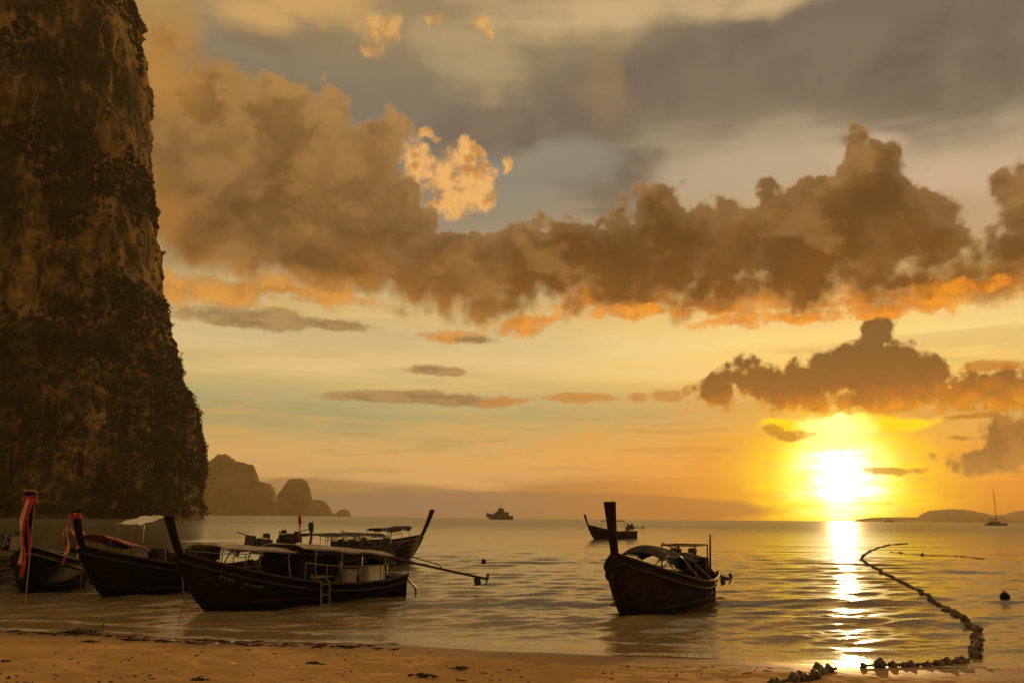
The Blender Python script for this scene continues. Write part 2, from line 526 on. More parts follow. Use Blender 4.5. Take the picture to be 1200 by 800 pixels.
class MB:
    """collects shapes into one mesh"""

    def __init__(self):
        self.bm = bmesh.new()

    def box(self, c, size, rot=None, bevel=0.0):
        M = Matrix.Translation(Vector(c)) @ (rot.to_4x4() if rot else Matrix()) @ Matrix.Diagonal((*size, 1))
        r = bmesh.ops.create_cube(self.bm, size=1.0, matrix=M)
        if bevel:
            es = list({e for v in r['verts'] for e in v.link_edges})
            bmesh.ops.bevel(self.bm, geom=es, offset=bevel, segments=2, affect='EDGES')
        return self

    def tube(self, pts, r, n=8, cap=True, flat=(1.0, 1.0)):
        """sweep along points; r is one radius or one per point"""
        pts = [Vector(p) for p in pts]
        rs = r if isinstance(r, (list, tuple)) else [r] * len(pts)
        rings = []
        up = Vector((0, 0, 1))
        for i, p in enumerate(pts):
            t = (pts[min(i + 1, len(pts) - 1)] - pts[max(i - 1, 0)]).normalized()
            a = t.cross(up)
            if a.length < 1e-3:
                a = t.cross(Vector((0, 1, 0)))
            a.normalize()
            b = a.cross(t).normalized()
            rings.append([self.bm.verts.new(p + (a * math.cos(q) * flat[0] + b * math.sin(q) * flat[1]) * rs[i])
                          for q in (2 * math.pi * k / n for k in range(n))])
        for i in range(len(rings) - 1):
            for k in range(n):
                self.bm.faces.new((rings[i][k], rings[i][(k + 1) % n], rings[i + 1][(k + 1) % n], rings[i + 1][k]))
        if cap:
            self.bm.faces.new(rings[0][::-1])
            self.bm.faces.new(rings[-1])
        return self

    def loft(self, rings, cap=True, closed=True):
        rr = [[self.bm.verts.new(Vector(p)) for p in ring] for ring in rings]
        n = len(rr[0])
        for i in range(len(rr) - 1):
            for k in range(n if closed else n - 1):
                vs_ = (rr[i][k], rr[i][(k + 1) % n], rr[i + 1][(k + 1) % n], rr[i + 1][k])
                self.bm.faces.new(vs_)
        if cap and closed:
            self.bm.faces.new(rr[0][::-1])
            self.bm.faces.new(rr[-1])
        return self

    def ball(self, c, r, seg=10, squash=(1, 1, 1)):
        M = Matrix.Translation(Vector(c)) @ Matrix.Diagonal((r * squash[0], r * squash[1], r * squash[2], 1))
        bmesh.ops.create_uvsphere(self.bm, u_segments=seg, v_segments=max(5, seg * 2 // 3), radius=1.0, matrix=M)
        return self

    def build(self, name, mat, parent=None, smooth=True, angle=40):
        bmesh.ops.recalc_face_normals(self.bm, faces=self.bm.faces)
        me = bpy.data.meshes.new(name)
        self.bm.to_mesh(me)
        self.bm.free()
        me.materials.append(mat)
        if smooth:
            me.polygons.foreach_set('use_smooth', [True] * len(me.polygons))
            try:
                me.set_sharp_from_angle(angle=R(angle))
            except Exception:
                pass
        o = bpy.data.objects.new(name, me)
        COL.objects.link(o)
        o.parent = parent
        return o


# ================================================================== materials
def new_mat(name):
    m = bpy.data.materials.new(name)
    m.use_nodes = True
    m.node_tree.nodes.clear()
    S.tree = m.node_tree
    S.dim = '3D'
    out = m.node_tree.nodes.new('ShaderNodeOutputMaterial')
    b = m.node_tree.nodes.new('ShaderNodeBsdfPrincipled')
    m.node_tree.links.new(b.outputs[0], out.inputs[0])
    return m, b


def objco():
    n = S.tree.nodes.new('ShaderNodeTexCoord')
    return S(n.outputs['Object'])


def worldpos():
    n = S.tree.nodes.new('ShaderNodeNewGeometry')
    return S(n.outputs['Position'])


def attr(name):
    n = S.tree.nodes.new('ShaderNodeAttribute')
    n.attribute_name = name
    return S(n.outputs['Fac'])


def bump(h, strength=0.5, dist=0.05):
    n = S.tree.nodes.new('ShaderNodeBump')
    S._set(n.inputs['Height'], h)
    n.inputs['Strength'].default_value = strength
    n.inputs['Distance'].default_value = dist
    return S(n.outputs[0])


def mat_noise(name, c1, c2, scale=4.0, rough=0.6, stretch=(1, 1, 1), bmp=0.3, bdist=0.01, spec=0.4, metal=0.0, detail=5):
    m, b = new_mat(name)
    co = S.v('MULTIPLY', objco(), stretch)
    n = nz(co, scale, detail, 0.6)
    S._set(b.inputs['Base Color'], cmix(sstep(n, 0.35, 0.65), (*c1, 1), (*c2, 1)))
    S._set(b.inputs['Roughness'], lin(nz(co, scale * 2.3, 3), 0.3, 0.7, rough - 0.1, min(1.0, rough + 0.12)))
    b.inputs['Specular IOR Level'].default_value = spec
    b.inputs['Metallic'].default_value = metal
    if bmp:
        S._set(b.inputs['Normal'], bump(nz(co, scale * 3, 4), bmp, bdist))
    return m


M = {}
M['hull_black'] = mat_noise('hull_black', (0.006, 0.005, 0.005), (0.016, 0.012, 0.010), 2.5, 0.78, (0.6, 3, 5), spec=0.2)
M['hull_brown'] = mat_noise('hull_brown', (0.014, 0.008, 0.004), (0.032, 0.017, 0.008), 2.5, 0.78, (0.6, 3, 5), spec=0.2)
M['hull_umber'] = mat_noise('hull_umber', (0.014, 0.009, 0.006), (0.032, 0.019, 0.012), 2.5, 0.78, (0.6, 3, 5), spec=0.2)
M['wood_dark'] = mat_noise('wood_dark', (0.018, 0.011, 0.007), (0.045, 0.026, 0.014), 3.0, 0.65, (0.5, 4, 4))
M['wood_pale'] = mat_noise('wood_pale', (0.14, 0.09, 0.05), (0.26, 0.18, 0.10), 3.0, 0.7, (0.5, 4, 4))
M['red_paint'] = mat_noise('red_paint', (0.16, 0.03, 0.015), (0.26, 0.06, 0.03), 3.0, 0.55)
M['tarp_grey'] = mat_noise('tarp_grey', (0.26, 0.22, 0.18), (0.40, 0.34, 0.28), 1.6, 0.8)
M['tarp_white'] = mat_noise('tarp_white', (0.60, 0.55, 0.46), (0.76, 0.70, 0.60), 1.6, 0.75)
M['tarp_dark'] = mat_noise('tarp_dark', (0.018, 0.012, 0.014), (0.040, 0.025, 0.027), 1.6, 0.8)
M['tarp_red'] = mat_noise('tarp_red', (0.24, 0.06, 0.045), (0.38, 0.13, 0.09), 1.6, 0.8)
M['ribbon_red'] = mat_noise('ribbon_red', (0.26, 0.018, 0.018), (0.40, 0.05, 0.04), 6.0, 0.7)
M['ribbon_pink'] = mat_noise('ribbon_pink', (0.50, 0.16, 0.15), (0.66, 0.34, 0.28), 6.0, 0.7)
M['cloth_white'] = mat_noise('cloth_white', (0.62, 0.58, 0.5), (0.8, 0.76, 0.68), 6.0, 0.8)
M['metal_dark'] = mat_noise('metal_dark', (0.020, 0.018, 0.016), (0.060, 0.045, 0.035), 9.0, 0.5, metal=0.3)
M['metal_pole'] = mat_noise('metal_pole', (0.10, 0.085, 0.07), (0.20, 0.17, 0.14), 9.0, 0.5, metal=0.4)
M['faded_paint'] = mat_noise('faded_paint', (0.04, 0.038, 0.04), (0.12, 0.11, 0.11), 30.0, 0.8)
M['rope'] = mat_noise('rope', (0.14, 0.10, 0.06), (0.26, 0.19, 0.12), 20.0, 0.9)
M['rope_dark'] = mat_noise('rope_dark', (0.035, 0.026, 0.016), (0.08, 0.06, 0.035), 20.0, 0.9)
M['float'] = mat_noise('float', (0.035, 0.020, 0.012), (0.14, 0.085, 0.05), 9.0, 0.55)
M['weed'] = mat_noise('weed', (0.020, 0.014, 0.008), (0.055, 0.036, 0.018), 9.0, 0.85)
M['yacht_white'] = mat_noise('yacht_white', (0.35, 0.32, 0.28), (0.5, 0.46, 0.4), 0.5, 0.5)
M['yacht_dark'] = mat_noise('yacht_dark', (0.05, 0.045, 0.04), (0.09, 0.08, 0.07), 0.5, 0.5)
M['skin'] = mat_noise('skin', (0.20, 0.10, 0.06), (0.26, 0.14, 0.085), 5.0, 0.6)
M['shirt'] = mat_noise('shirt', (0.03, 0.03, 0.04), (0.06, 0.055, 0.06), 9.0, 0.85)


def glass_mat():
    m, b = new_mat('cabin_glass')
    b.inputs['Base Color'].default_value = (0.02, 0.02, 0.025, 1)
    b.inputs['Roughness'].default_value = 0.12
    return m


M['cabin_glass'] = glass_mat()


# ================================================================== shore and sea
SHORE = [at(px, py) for px, py in ((-700, 715), (-300, 725), (0, 738), (150, 744), (300, 751), (480, 757), (650, 764), (800, 771), (920, 776), (1000, 780), (1100, 781), (1200, 777), (1400, 772), (1900, 764))]
SX = np.array([p.x for p in SHORE])
SY = np.array([p.y for p in SHORE])


def shore_y(x):
    x = np.asarray(x, dtype=np.float64)
    base = np.interp(x, SX, SY)
    # smooth the polyline
    base = (base + np.interp(x - 0.8, SX, SY) + np.interp(x + 0.8, SX, SY)) / 3
    p = np.stack([x * 0.55, np.zeros_like(x), np.zeros_like(x)], -1)
    q = np.stack([x * 0.17, np.zeros_like(x) + 5, np.zeros_like(x)], -1)
    return base + (fbm(p, 3, 0.5, 3) - 0.5) * 0.55 + (fbm(q, 2, 0.5, 4) - 0.5) * 0.9


def off(x, y):
    """metres seaward of the waterline"""
    return (np.asarray(y) - shore_y(x)) * 0.93


def sand_z(x, y):
    s = -off(x, y)
    z = np.where(s > 0, s * 0.058 - 0.00035 * s * s, s * 0.075)
    z = np.maximum(z, -2.5)
    z = np.where(s > 60, 0.058 * 60 - 0.00035 * 3600, z)
    return z


def build_sand():
    # fine near patch inside one sheet: non-uniform grid lines
    xs = np.concatenate([np.linspace(-220, -16, 60)[:-1], np.linspace(-16, 12, 520), np.linspace(12, 220, 60)[1:]])
    ys = np.concatenate([np.linspace(-160, 4, 50)[:-1], np.linspace(4, 22, 420), np.linspace(22, 60, 40)[1:]])
    X, Y = np.meshgrid(xs, ys)
    x, y = X.ravel(), Y.ravel()
    z = sand_z(x, y)
    s = -off(x, y)
    dry = ss(s, 0.6, 2.4)
    p3 = np.stack([x, y, np.zeros_like(x)], -1)
    near = ((x > -17) & (x < 13) & (y > 3) & (y < 23))
    bumps = np.zeros_like(x)
    n1 = fbm(p3[near] * (1.1, 1.5, 1), 4, 0.55, 21) - 0.5
    n2 = fbm(p3[near] * 4.2, 3, 0.5, 27)
    bumps[near] = n1 * 0.10 + (np.minimum(n2, 0.5) - 0.5) * 0.16
    z = z + bumps * (0.06 + dry * 0.94)
    o = np_mesh('sand_beach', np.stack([x, y, z], -1), grid_quads(len(ys), len(xs)), sand_mat())
    a = o.data.attributes.new('shore', 'FLOAT', 'POINT')
    a.data.foreach_set('value', s.astype(np.float32))
    tag(o, kind='structure')
    return o


def sand_mat():
    m, b = new_mat('sand')
    p = worldpos()
    s = attr('shore')
    n = nz(p, 0.9, 5, 0.6)
    fine = nz(p, 40.0, 3, 0.6)
    wet = sstep(s + (n - 0.5) * 1.4, 1.9, 0.5)
    dry_c = cmix(sstep(n, 0.35, 0.65), (0.42, 0.245, 0.090, 1), (0.52, 0.315, 0.118, 1))
    dry_c = cmix(sstep(fine, 0.45, 0.75) * 0.25, dry_c, (0.26, 0.16, 0.08, 1))
    wet_c = (0.23, 0.130, 0.050, 1)
    S._set(b.inputs['Base Color'], cmix(wet, dry_c, wet_c))
    film = sstep(s + (n - 0.5) * 0.5, 0.45, 0.08)
    S._set(b.inputs['Roughness'], 0.95 - wet * 0.4 - film * 0.42)
    S._set(b.inputs['Specular IOR Level'], 0.15 + wet * 0.25 + film * 0.2)
    S._set(b.inputs['Normal'], bump(fine * (1.0 - film * 0.9) + nz(p, 9.0, 3) * (1.0 - wet * 0.9) * 2.0, 0.35, 0.012))
    return m


def wave_height(x, y, d):
    """summed swell and chop; d = grid spacing, waves finer than it are dropped"""
    rng = np.random.RandomState(5)
    h = np.zeros_like(x)
    so = off(np.clip(x, -40, 40), y)
    p3 = np.stack([x, y, np.zeros_like(x)], -1)
    gust = 0.55 + 0.9 * fbm(p3 * (0.035, 0.09, 1), 3, 0.5, 61)
    wx = (fbm(p3 * 0.12, 2, 0.5, 71) - 0.5) * 3.5
    for k in range(30):
        lam = 0.34 * (1.125 ** k)                    # 0.34 .. 10 m
        ang = rng.normal(0, 0.42 if lam < 3 else 0.24) - 0.14
        kx, ky = math.sin(ang) * 2 * math.pi / lam, math.cos(ang) * 2 * math.pi / lam
        amp = 0.0050 * lam ** 0.55 if lam < 2.5 else 0.0046 * 2.5 ** 0.62 * (2.5 / lam) ** 0.25
        fade = np.clip((lam / np.maximum(d, 1e-6) - 2.6) / 3.0, 0, 1)
        ph = kx * x + ky * y + rng.uniform(0, 6.28) + wx * min(1.0, 1.2 / lam) * 0.7
        sn = np.sin(ph)
        h += amp * fade * (sn + 0.28 * np.cos(2 * ph))
    h *= gust
    # long low rollers lying along the beach
    for o_, a_, w_ in ((1.5, 0.050, 0.35), (3.9, 0.070, 0.55), (6.6, 0.045, 0.6), (10.2, 0.035, 0.7)):
        wob = (fbm(p3 * (0.20, 0.0, 1) + o_, 3, 0.5, 81) - 0.5) * 2.6
        u = so - o_ - wob
        brk = 0.25 + 0.75 * ss(fbm(p3 * (0.16, 0, 1) + o_ * 3, 2, 0.5, 91), 0.35, 0.6)
        h += a_ * brk * np.exp(-np.where(u < 0, (u / (w_ * 0.6)) ** 2, (u / (w_ * 1.5)) ** 2))
    return h * ss(so, -0.1, 3.0), so


def build_sea():
    dist = [6.0]
    while dist[-1] < 4650:
        r = dist[-1]
        dist.append(r * (1.0045 if r < 60 else 1.0075 if r < 300 else 1.02))
    dist = np.array(dist)
    az = np.concatenate([np.linspace(-88, -38, 60)[:-1], np.linspace(-38, 38, 640), np.linspace(38, 88, 60)[1:]])
    D, A = np.meshgrid(dist, np.radians(az), indexing='ij')
    x = (D * np.sin(A)).ravel()
    y = (D * np.cos(A)).ravel()
    step = np.gradient(dist)[:, None] * np.ones_like(A)
    h, so = wave_height(x, y, np.maximum(step, D * 0.0021).ravel())
    z = h
    o = np_mesh('sea_water', np.stack([x, y, z], -1), grid_quads(len(dist), len(az)), water_mat())
    a = o.data.attributes.new('offshore', 'FLOAT', 'POINT')
    a.data.foreach_set('value', so.astype(np.float32))
    tag(o, kind='structure')
    return o


def water_mat():
    m, b = new_mat('sea')
    p = worldpos()
    so = attr('offshore')
    px_, py_, pz_ = xyz(p)
    dist = S.v('LENGTH', p, out=1)
    n = nz(S.v('MULTIPLY', p, (0.25, 0.6, 1)), 1.0, 4, 0.55)
    shallow = sstep(so + (n - 0.5) * 5, 10.0, 0.0)
    c = cmix(shallow, (0.125, 0.108, 0.064, 1), (0.28, 0.205, 0.105, 1))
    # foam: thin lace at the edge of the wash and a little on the crests near the beach
    fn = nz(S.v('MULTIPLY', p, (1.2, 3.2, 1)), 2.0, 5, 0.7)
    edge = sstep(so + (n - 0.5) * 0.7, 0.50, 0.12)
    swash = sstep(S.m('ABSOLUTE', so - 1.25 - (n - 0.5) * 1.6), 0.16, 0.02) * 0.8
    edge = S.m('MAXIMUM', edge, swash)
    crest = sstep(pz_, 0.10, 0.17) * sstep(so, 14.0, 5.0)
    foam = S.m('MAXIMUM', edge * sstep(fn, 0.42, 0.58) * 0.85, crest * sstep(fn, 0.56, 0.70) * 0.6)
    S._set(b.inputs['Base Color'], cmix(foam, c, (0.66, 0.60, 0.50, 1)))
    rough = lin(dist, 15.0, 240.0, 0.075, 0.30)
    S._set(b.inputs['Roughness'], rough + foam * 0.5)
    b.inputs['IOR'].default_value = 1.333
    rip = nz(S.v('MULTIPLY', p, (1.6, 4.2, 1.0)), 1.0, 4, 0.6)
    fade = sstep(dist, 90.0, 12.0)
    rip2 = nz(S.v('MULTIPLY', p, (5.0, 13.0, 1.0)), 1.0, 3, 0.6)
    fade2 = sstep(dist, 40.0, 10.0)
    S._set(b.inputs['Normal'], bump(rip * fade + rip2 * fade2 * 0.30, 0.50, 0.035))
    return m


# ================================================================== cliff
CK = 0.55                          # cliff size in units of a 1200 m wide massif
CL_Y = 660.0 * CK
CL_CX, CL_CY, CL_B = -640.0 * CK, 690.0 * CK, 120.0 * CK


def cliff_profile():
    pts = [(152, -40), (157, 0), (163, 40), (171, 100), (176, 150), (179, 200), (183, 250), (187, 300), (196, 350), (206, 395), (211, 430), (226, 452), (238, 475), (241, 520), (242, 560), (243, 590), (248, 598), (250, 610)]
    q = [at_y(px, py, CL_Y) for px, py in pts]
    z = np.array([v.z for v in q][::-1])
    x = np.array([v.x for v in q][::-1])
    return z, x


CPZ, CPX = cliff_profile()


def cliff_surface(th, z):
    """th: plan angle (0 = +x, -90 = towards the viewer); returns points"""
    ztop = CPZ[-1]
    a = np.interp(np.minimum(z, ztop), CPZ, CPX) - CL_CX - 12.6
    crown = np.sqrt(np.clip(1 - np.clip((z - ztop) / 30.0, 0, 1) ** 2, 0.0004, 1))
    e = 2.0 / 2.8
    ct, st_ = np.cos(th), np.sin(th)
    lean = 1.0 + 0.22 * ss(200 * CK - z, 0, 200 * CK)
    x = CL_CX + a * crown * np.sign(ct) * np.abs(ct) ** e
    y = CL_CY + CL_B * lean * crown * np.sign(st_) * np.abs(st_) ** e
    nx, ny = ct, st_ * 1.6
    l = np.sqrt(nx * nx + ny * ny)
    nx, ny = nx / l, ny / l
    p = np.stack([x, y, z], -1)
    pw, p = p, p / CK
    big = fbm(p * (0.010, 0.010, 0.006), 3, 0.5, 101) - 0.5
    flute = fbm(p * (0.045, 0.045, 0.011), 4, 0.55, 111, ridged=True) - 0.6
    ledge = fbm(p * (0.02, 0.02, 0.075), 3, 0.5, 121) - 0.5
    fine = fbm(p * (0.16, 0.16, 0.09), 4, 0.6, 131) - 0.5
    d = big * 30 + flute * 34 + ledge * 9 + fine * 9
    edge = ss(np.abs(st_), 0.05, 0.5)                 # keep the outline close to the photograph's
    d = d * (0.34 + 0.66 * edge) * CK
    p = pw
    # hollows and caves
    for (px, py, r, dep) in ((57, 357, 15, 15), (133, 238, 12, 12), (38, 250, 12, 9), (100, 60, 12, 9), (60, 190, 10, 8), (150, 330, 9, 8), (20, 120, 13, 10)):
        c = at_y(px, py, CL_CY - CL_B)
        g = np.exp(-(((x - c.x) / (r * CK)) ** 2 + ((z - c.z) / (r * CK * 1.3)) ** 2)) * (st_ < 0)
        d = d - dep * CK * g
    # wave-cut notch at the foot
    d = d - 2.0 * np.exp(-((z - 2.0) / 2.0) ** 2)
    return p + np.stack([nx * d, ny * d, np.zeros_like(d)], -1), flute, big


def build_cliff():
    th = np.radians(np.concatenate([np.linspace(-180, -110, 70)[:-1], np.linspace(-110, -10, 520), np.linspace(-10, 40, 90)[1:-1], np.linspace(40, 180, 50)[:-1]]))
    zs = np.concatenate([np.linspace(-3, CPZ[-1], 430)[:-1], CPZ[-1] + 30 * np.sin(np.linspace(0, math.pi / 2, 26))])
    T, Z = np.meshgrid(th, zs)
    p, flute, big = cliff_surface(T.ravel(), Z.ravel())
    q = grid_quads(len(zs), len(th), wrap=True)
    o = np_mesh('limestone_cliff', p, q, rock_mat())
    tag(o, 'sheer limestone cliff with ochre and dark stained rock rising at the left edge', 'cliff', kind='structure')
    return o


def rock_mat():
    m, b = new_mat('limestone')
    p = worldpos()
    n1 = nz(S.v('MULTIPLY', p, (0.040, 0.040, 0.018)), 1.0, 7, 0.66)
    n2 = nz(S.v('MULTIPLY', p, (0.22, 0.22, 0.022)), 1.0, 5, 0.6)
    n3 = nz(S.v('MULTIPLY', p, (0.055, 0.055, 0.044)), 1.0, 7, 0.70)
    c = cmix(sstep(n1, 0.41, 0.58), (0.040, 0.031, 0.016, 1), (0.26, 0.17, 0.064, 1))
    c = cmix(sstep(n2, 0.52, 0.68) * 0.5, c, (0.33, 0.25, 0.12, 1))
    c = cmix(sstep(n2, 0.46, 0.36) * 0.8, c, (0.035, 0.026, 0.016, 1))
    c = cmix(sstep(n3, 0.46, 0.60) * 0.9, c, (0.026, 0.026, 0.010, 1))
    S._set(b.inputs['Base Color'], c)
    b.inputs['Roughness'].default_value = 0.95
    b.inputs['Specular IOR Level'].default_value = 0.1
    S._set(b.inputs['Normal'], bump(nz(p, 0.40, 6, 0.65), 0.8, 1.6))
    return m


def leaf_mat(name, c1, c2, sc=0.08):
    m, b = new_mat(name)
    p = worldpos()
    n = nz(p, sc, 4, 0.6)
    S._set(b.inputs['Base Color'], cmix(sstep(n, 0.35, 0.65), (*c1, 1), (*c2, 1)))
    b.inputs['Roughness'].default_value = 0.75
    b.inputs['Specular IOR Level'].default_value = 0.2
    return m


def leaf_cloud(name, centers, radii, n_each, size, mat, seed, flatten=0.8):
    rng = np.random.RandomState(seed)
    C = np.repeat(centers, n_each, 0)
    Rr = np.repeat(radii, n_each)
    v = rng.normal(size=(len(C), 3))
    v /= np.linalg.norm(v, axis=1)[:, None]
    rad = Rr * rng.uniform(0.35, 1.0, len(C)) ** 0.6
    pos = C + v * rad[:, None] * np.array([1, 1, flatten])
    a = rng.normal(size=(len(C), 3))
    a /= np.linalg.norm(a, axis=1)[:, None]
    bv = np.cross(a, rng.normal(size=(len(C), 3)))
    bv /= np.linalg.norm(bv, axis=1)[:, None]
    s1 = (size * rng.uniform(0.55, 1.3, len(C)))[:, None]
    s2 = s1 * rng.uniform(0.4, 0.8, len(C))[:, None]
    V = np.stack([pos - a * s1, pos - bv * s2, pos + a * s1, pos + bv * s2], 1).reshape(-1, 3)
    Q = np.arange(len(V)).reshape(-1, 4)
    return np_mesh(name, V, Q, mat, smooth=False)


def build_cliff_woods():
    rng = np.random.RandomState(9)
    n = 40000
    th = np.radians(rng.uniform(-125, 25, n))
    z = rng.uniform(1.5, CPZ[-1] + 12, n)
    p, flute, big = cliff_surface(th, z)
    vis = p[:, 0] > -470 * CK
    pw, p, z = p, p / CK, z / CK
    prob = fbm(p * (0.018, 0.018, 0.022), 4, 0.55, 141)
    limit = 128 + 90 * (fbm(p * (0.012, 0.012, 0.0), 3, 0.5, 151) - 0.5) + np.where(p[:, 0] < -330, 30, 0)
    low = z < limit
    bare = fbm(p * (0.02, 0.02, 0.011), 3, 0.5, 161) > 0.60
    keep = vis & ((low & ~bare & (rng.uniform(size=n) < 0.50)) | (~low & (prob > 0.61) & (rng.uniform(size=n) < 0.85)) | ((np.abs(np.sin(th)) < 0.5) & (rng.uniform(size=n) < (0.24 * (z < 190) + 0.02))))
    c = pw[keep]
    zz = z[keep]
    rad = np.where(zz < 140, rng.uniform(2.2, 5.5, len(c)), rng.uniform(1.0, 2.6, len(c)))
    rad = np.where(rng.uniform(size=len(c)) < 0.05, rad * 1.5, rad) * CK
    o = leaf_cloud('cliff_vegetation', c, rad, 44, 0.85 * CK, leaf_mat('cliff_leaves', (0.012, 0.014, 0.005), (0.038, 0.039, 0.012), 0.06), 17)
    tag(o, 'dark scrub and trees clinging to the foot and ledges of the cliff', 'vegetation', kind='stuff')
    return o


# ================================================================== islands
def build_island(name, domes, dist, label, seed, mat):
    """domes: photo pixels (x centre, half width, top y); joined as one height field on an elliptical footprint"""
    px0 = min(c - w for c, w, t in domes)
    px1 = max(c + w for c, w, t in domes)
    k = lambda px, py: at_y(px, py, dist)
    x0, x1 = k(px0, 605).x, k(px1, 605).x
    dep = max(60.0, (x1 - x0) * 0.35)
    nx, ny = 360, 70
    xs = np.linspace(x0 - 2, x1 + 2, nx)
    ys = np.linspace(dist - dep, dist + dep, ny)
    X, Y = np.meshgrid(xs, ys)
    x, y = X.ravel(), Y.ravel()
    h = np.full_like(x, -6.0)
    p3 = np.stack([x, y, np.zeros_like(x)], -1)
    wob = (fbm(p3 * (14.0 / (x1 - x0)), 4, 0.55, seed) - 0.5)
    for c, w, t in domes:
        cx = k(c, t).x
        top = k(c, t).z
        wx = k(c + w, 605).x - k(c, 605).x
        u = np.sqrt(((x - cx) / wx) ** 2 + ((y - dist) / (dep * 0.55 + wx * 0.25)) ** 2) + wob * 0.12
        hh = top * np.clip(1 - np.clip(u, 0, 1) ** 3.2, 0, 1) ** 0.75 - 6.0 * (u >= 1)
        h = np.maximum(h, hh)
    fine = fbm(p3 * (60.0 / (x1 - x0)), 4, 0.6, seed + 5) - 0.5
    h = h + (wob * 0.16 + fine * 0.13) * np.clip(h, 0, None)
    o = np_mesh(name, np.stack([x, y, h], -1), grid_quads(ny, nx), mat)
    tag(o, label, 'island', kind='structure')
    return o


def build_islands():
    m = mat_noise('island_rock', (0.10, 0.085, 0.04), (0.20, 0.15, 0.08), 0.02, 0.9, bmp=0, spec=0.1)
    build_island('karst_island', [(262, 30, 535), (284, 26, 542), (308, 20, 566), (222, 40, 548)], 2300.0, 'tall dome of hazy karst headland just right of the cliff', 201, m)
    build_island('karst_island', [(348, 22, 561), (340, 20, 572), (368, 23, 586)], 2500.0, 'smaller round topped karst island with a low shoulder', 211, m)
    build_island('rocky_islet', [(403, 9, 597), (398, 8, 601)], 2600.0, 'tiny rocky islet on the horizon right of the karst islands', 221, m)
    build_island('distant_island', [(1118, 36, 597), (1106, 30, 598), (1138, 26, 600), (1062, 60, 606)], 4300.0, 'faint flat topped island on the horizon right of the sun', 231, m)
    build_island('distant_island', [(1215, 42, 598), (1180, 26, 603), (1275, 60, 592)], 4300.0, 'faint low island running out of frame at the right', 241, m)


build_sand()
build_sea()
build_cliff()
build_cliff_woods()
build_islands()

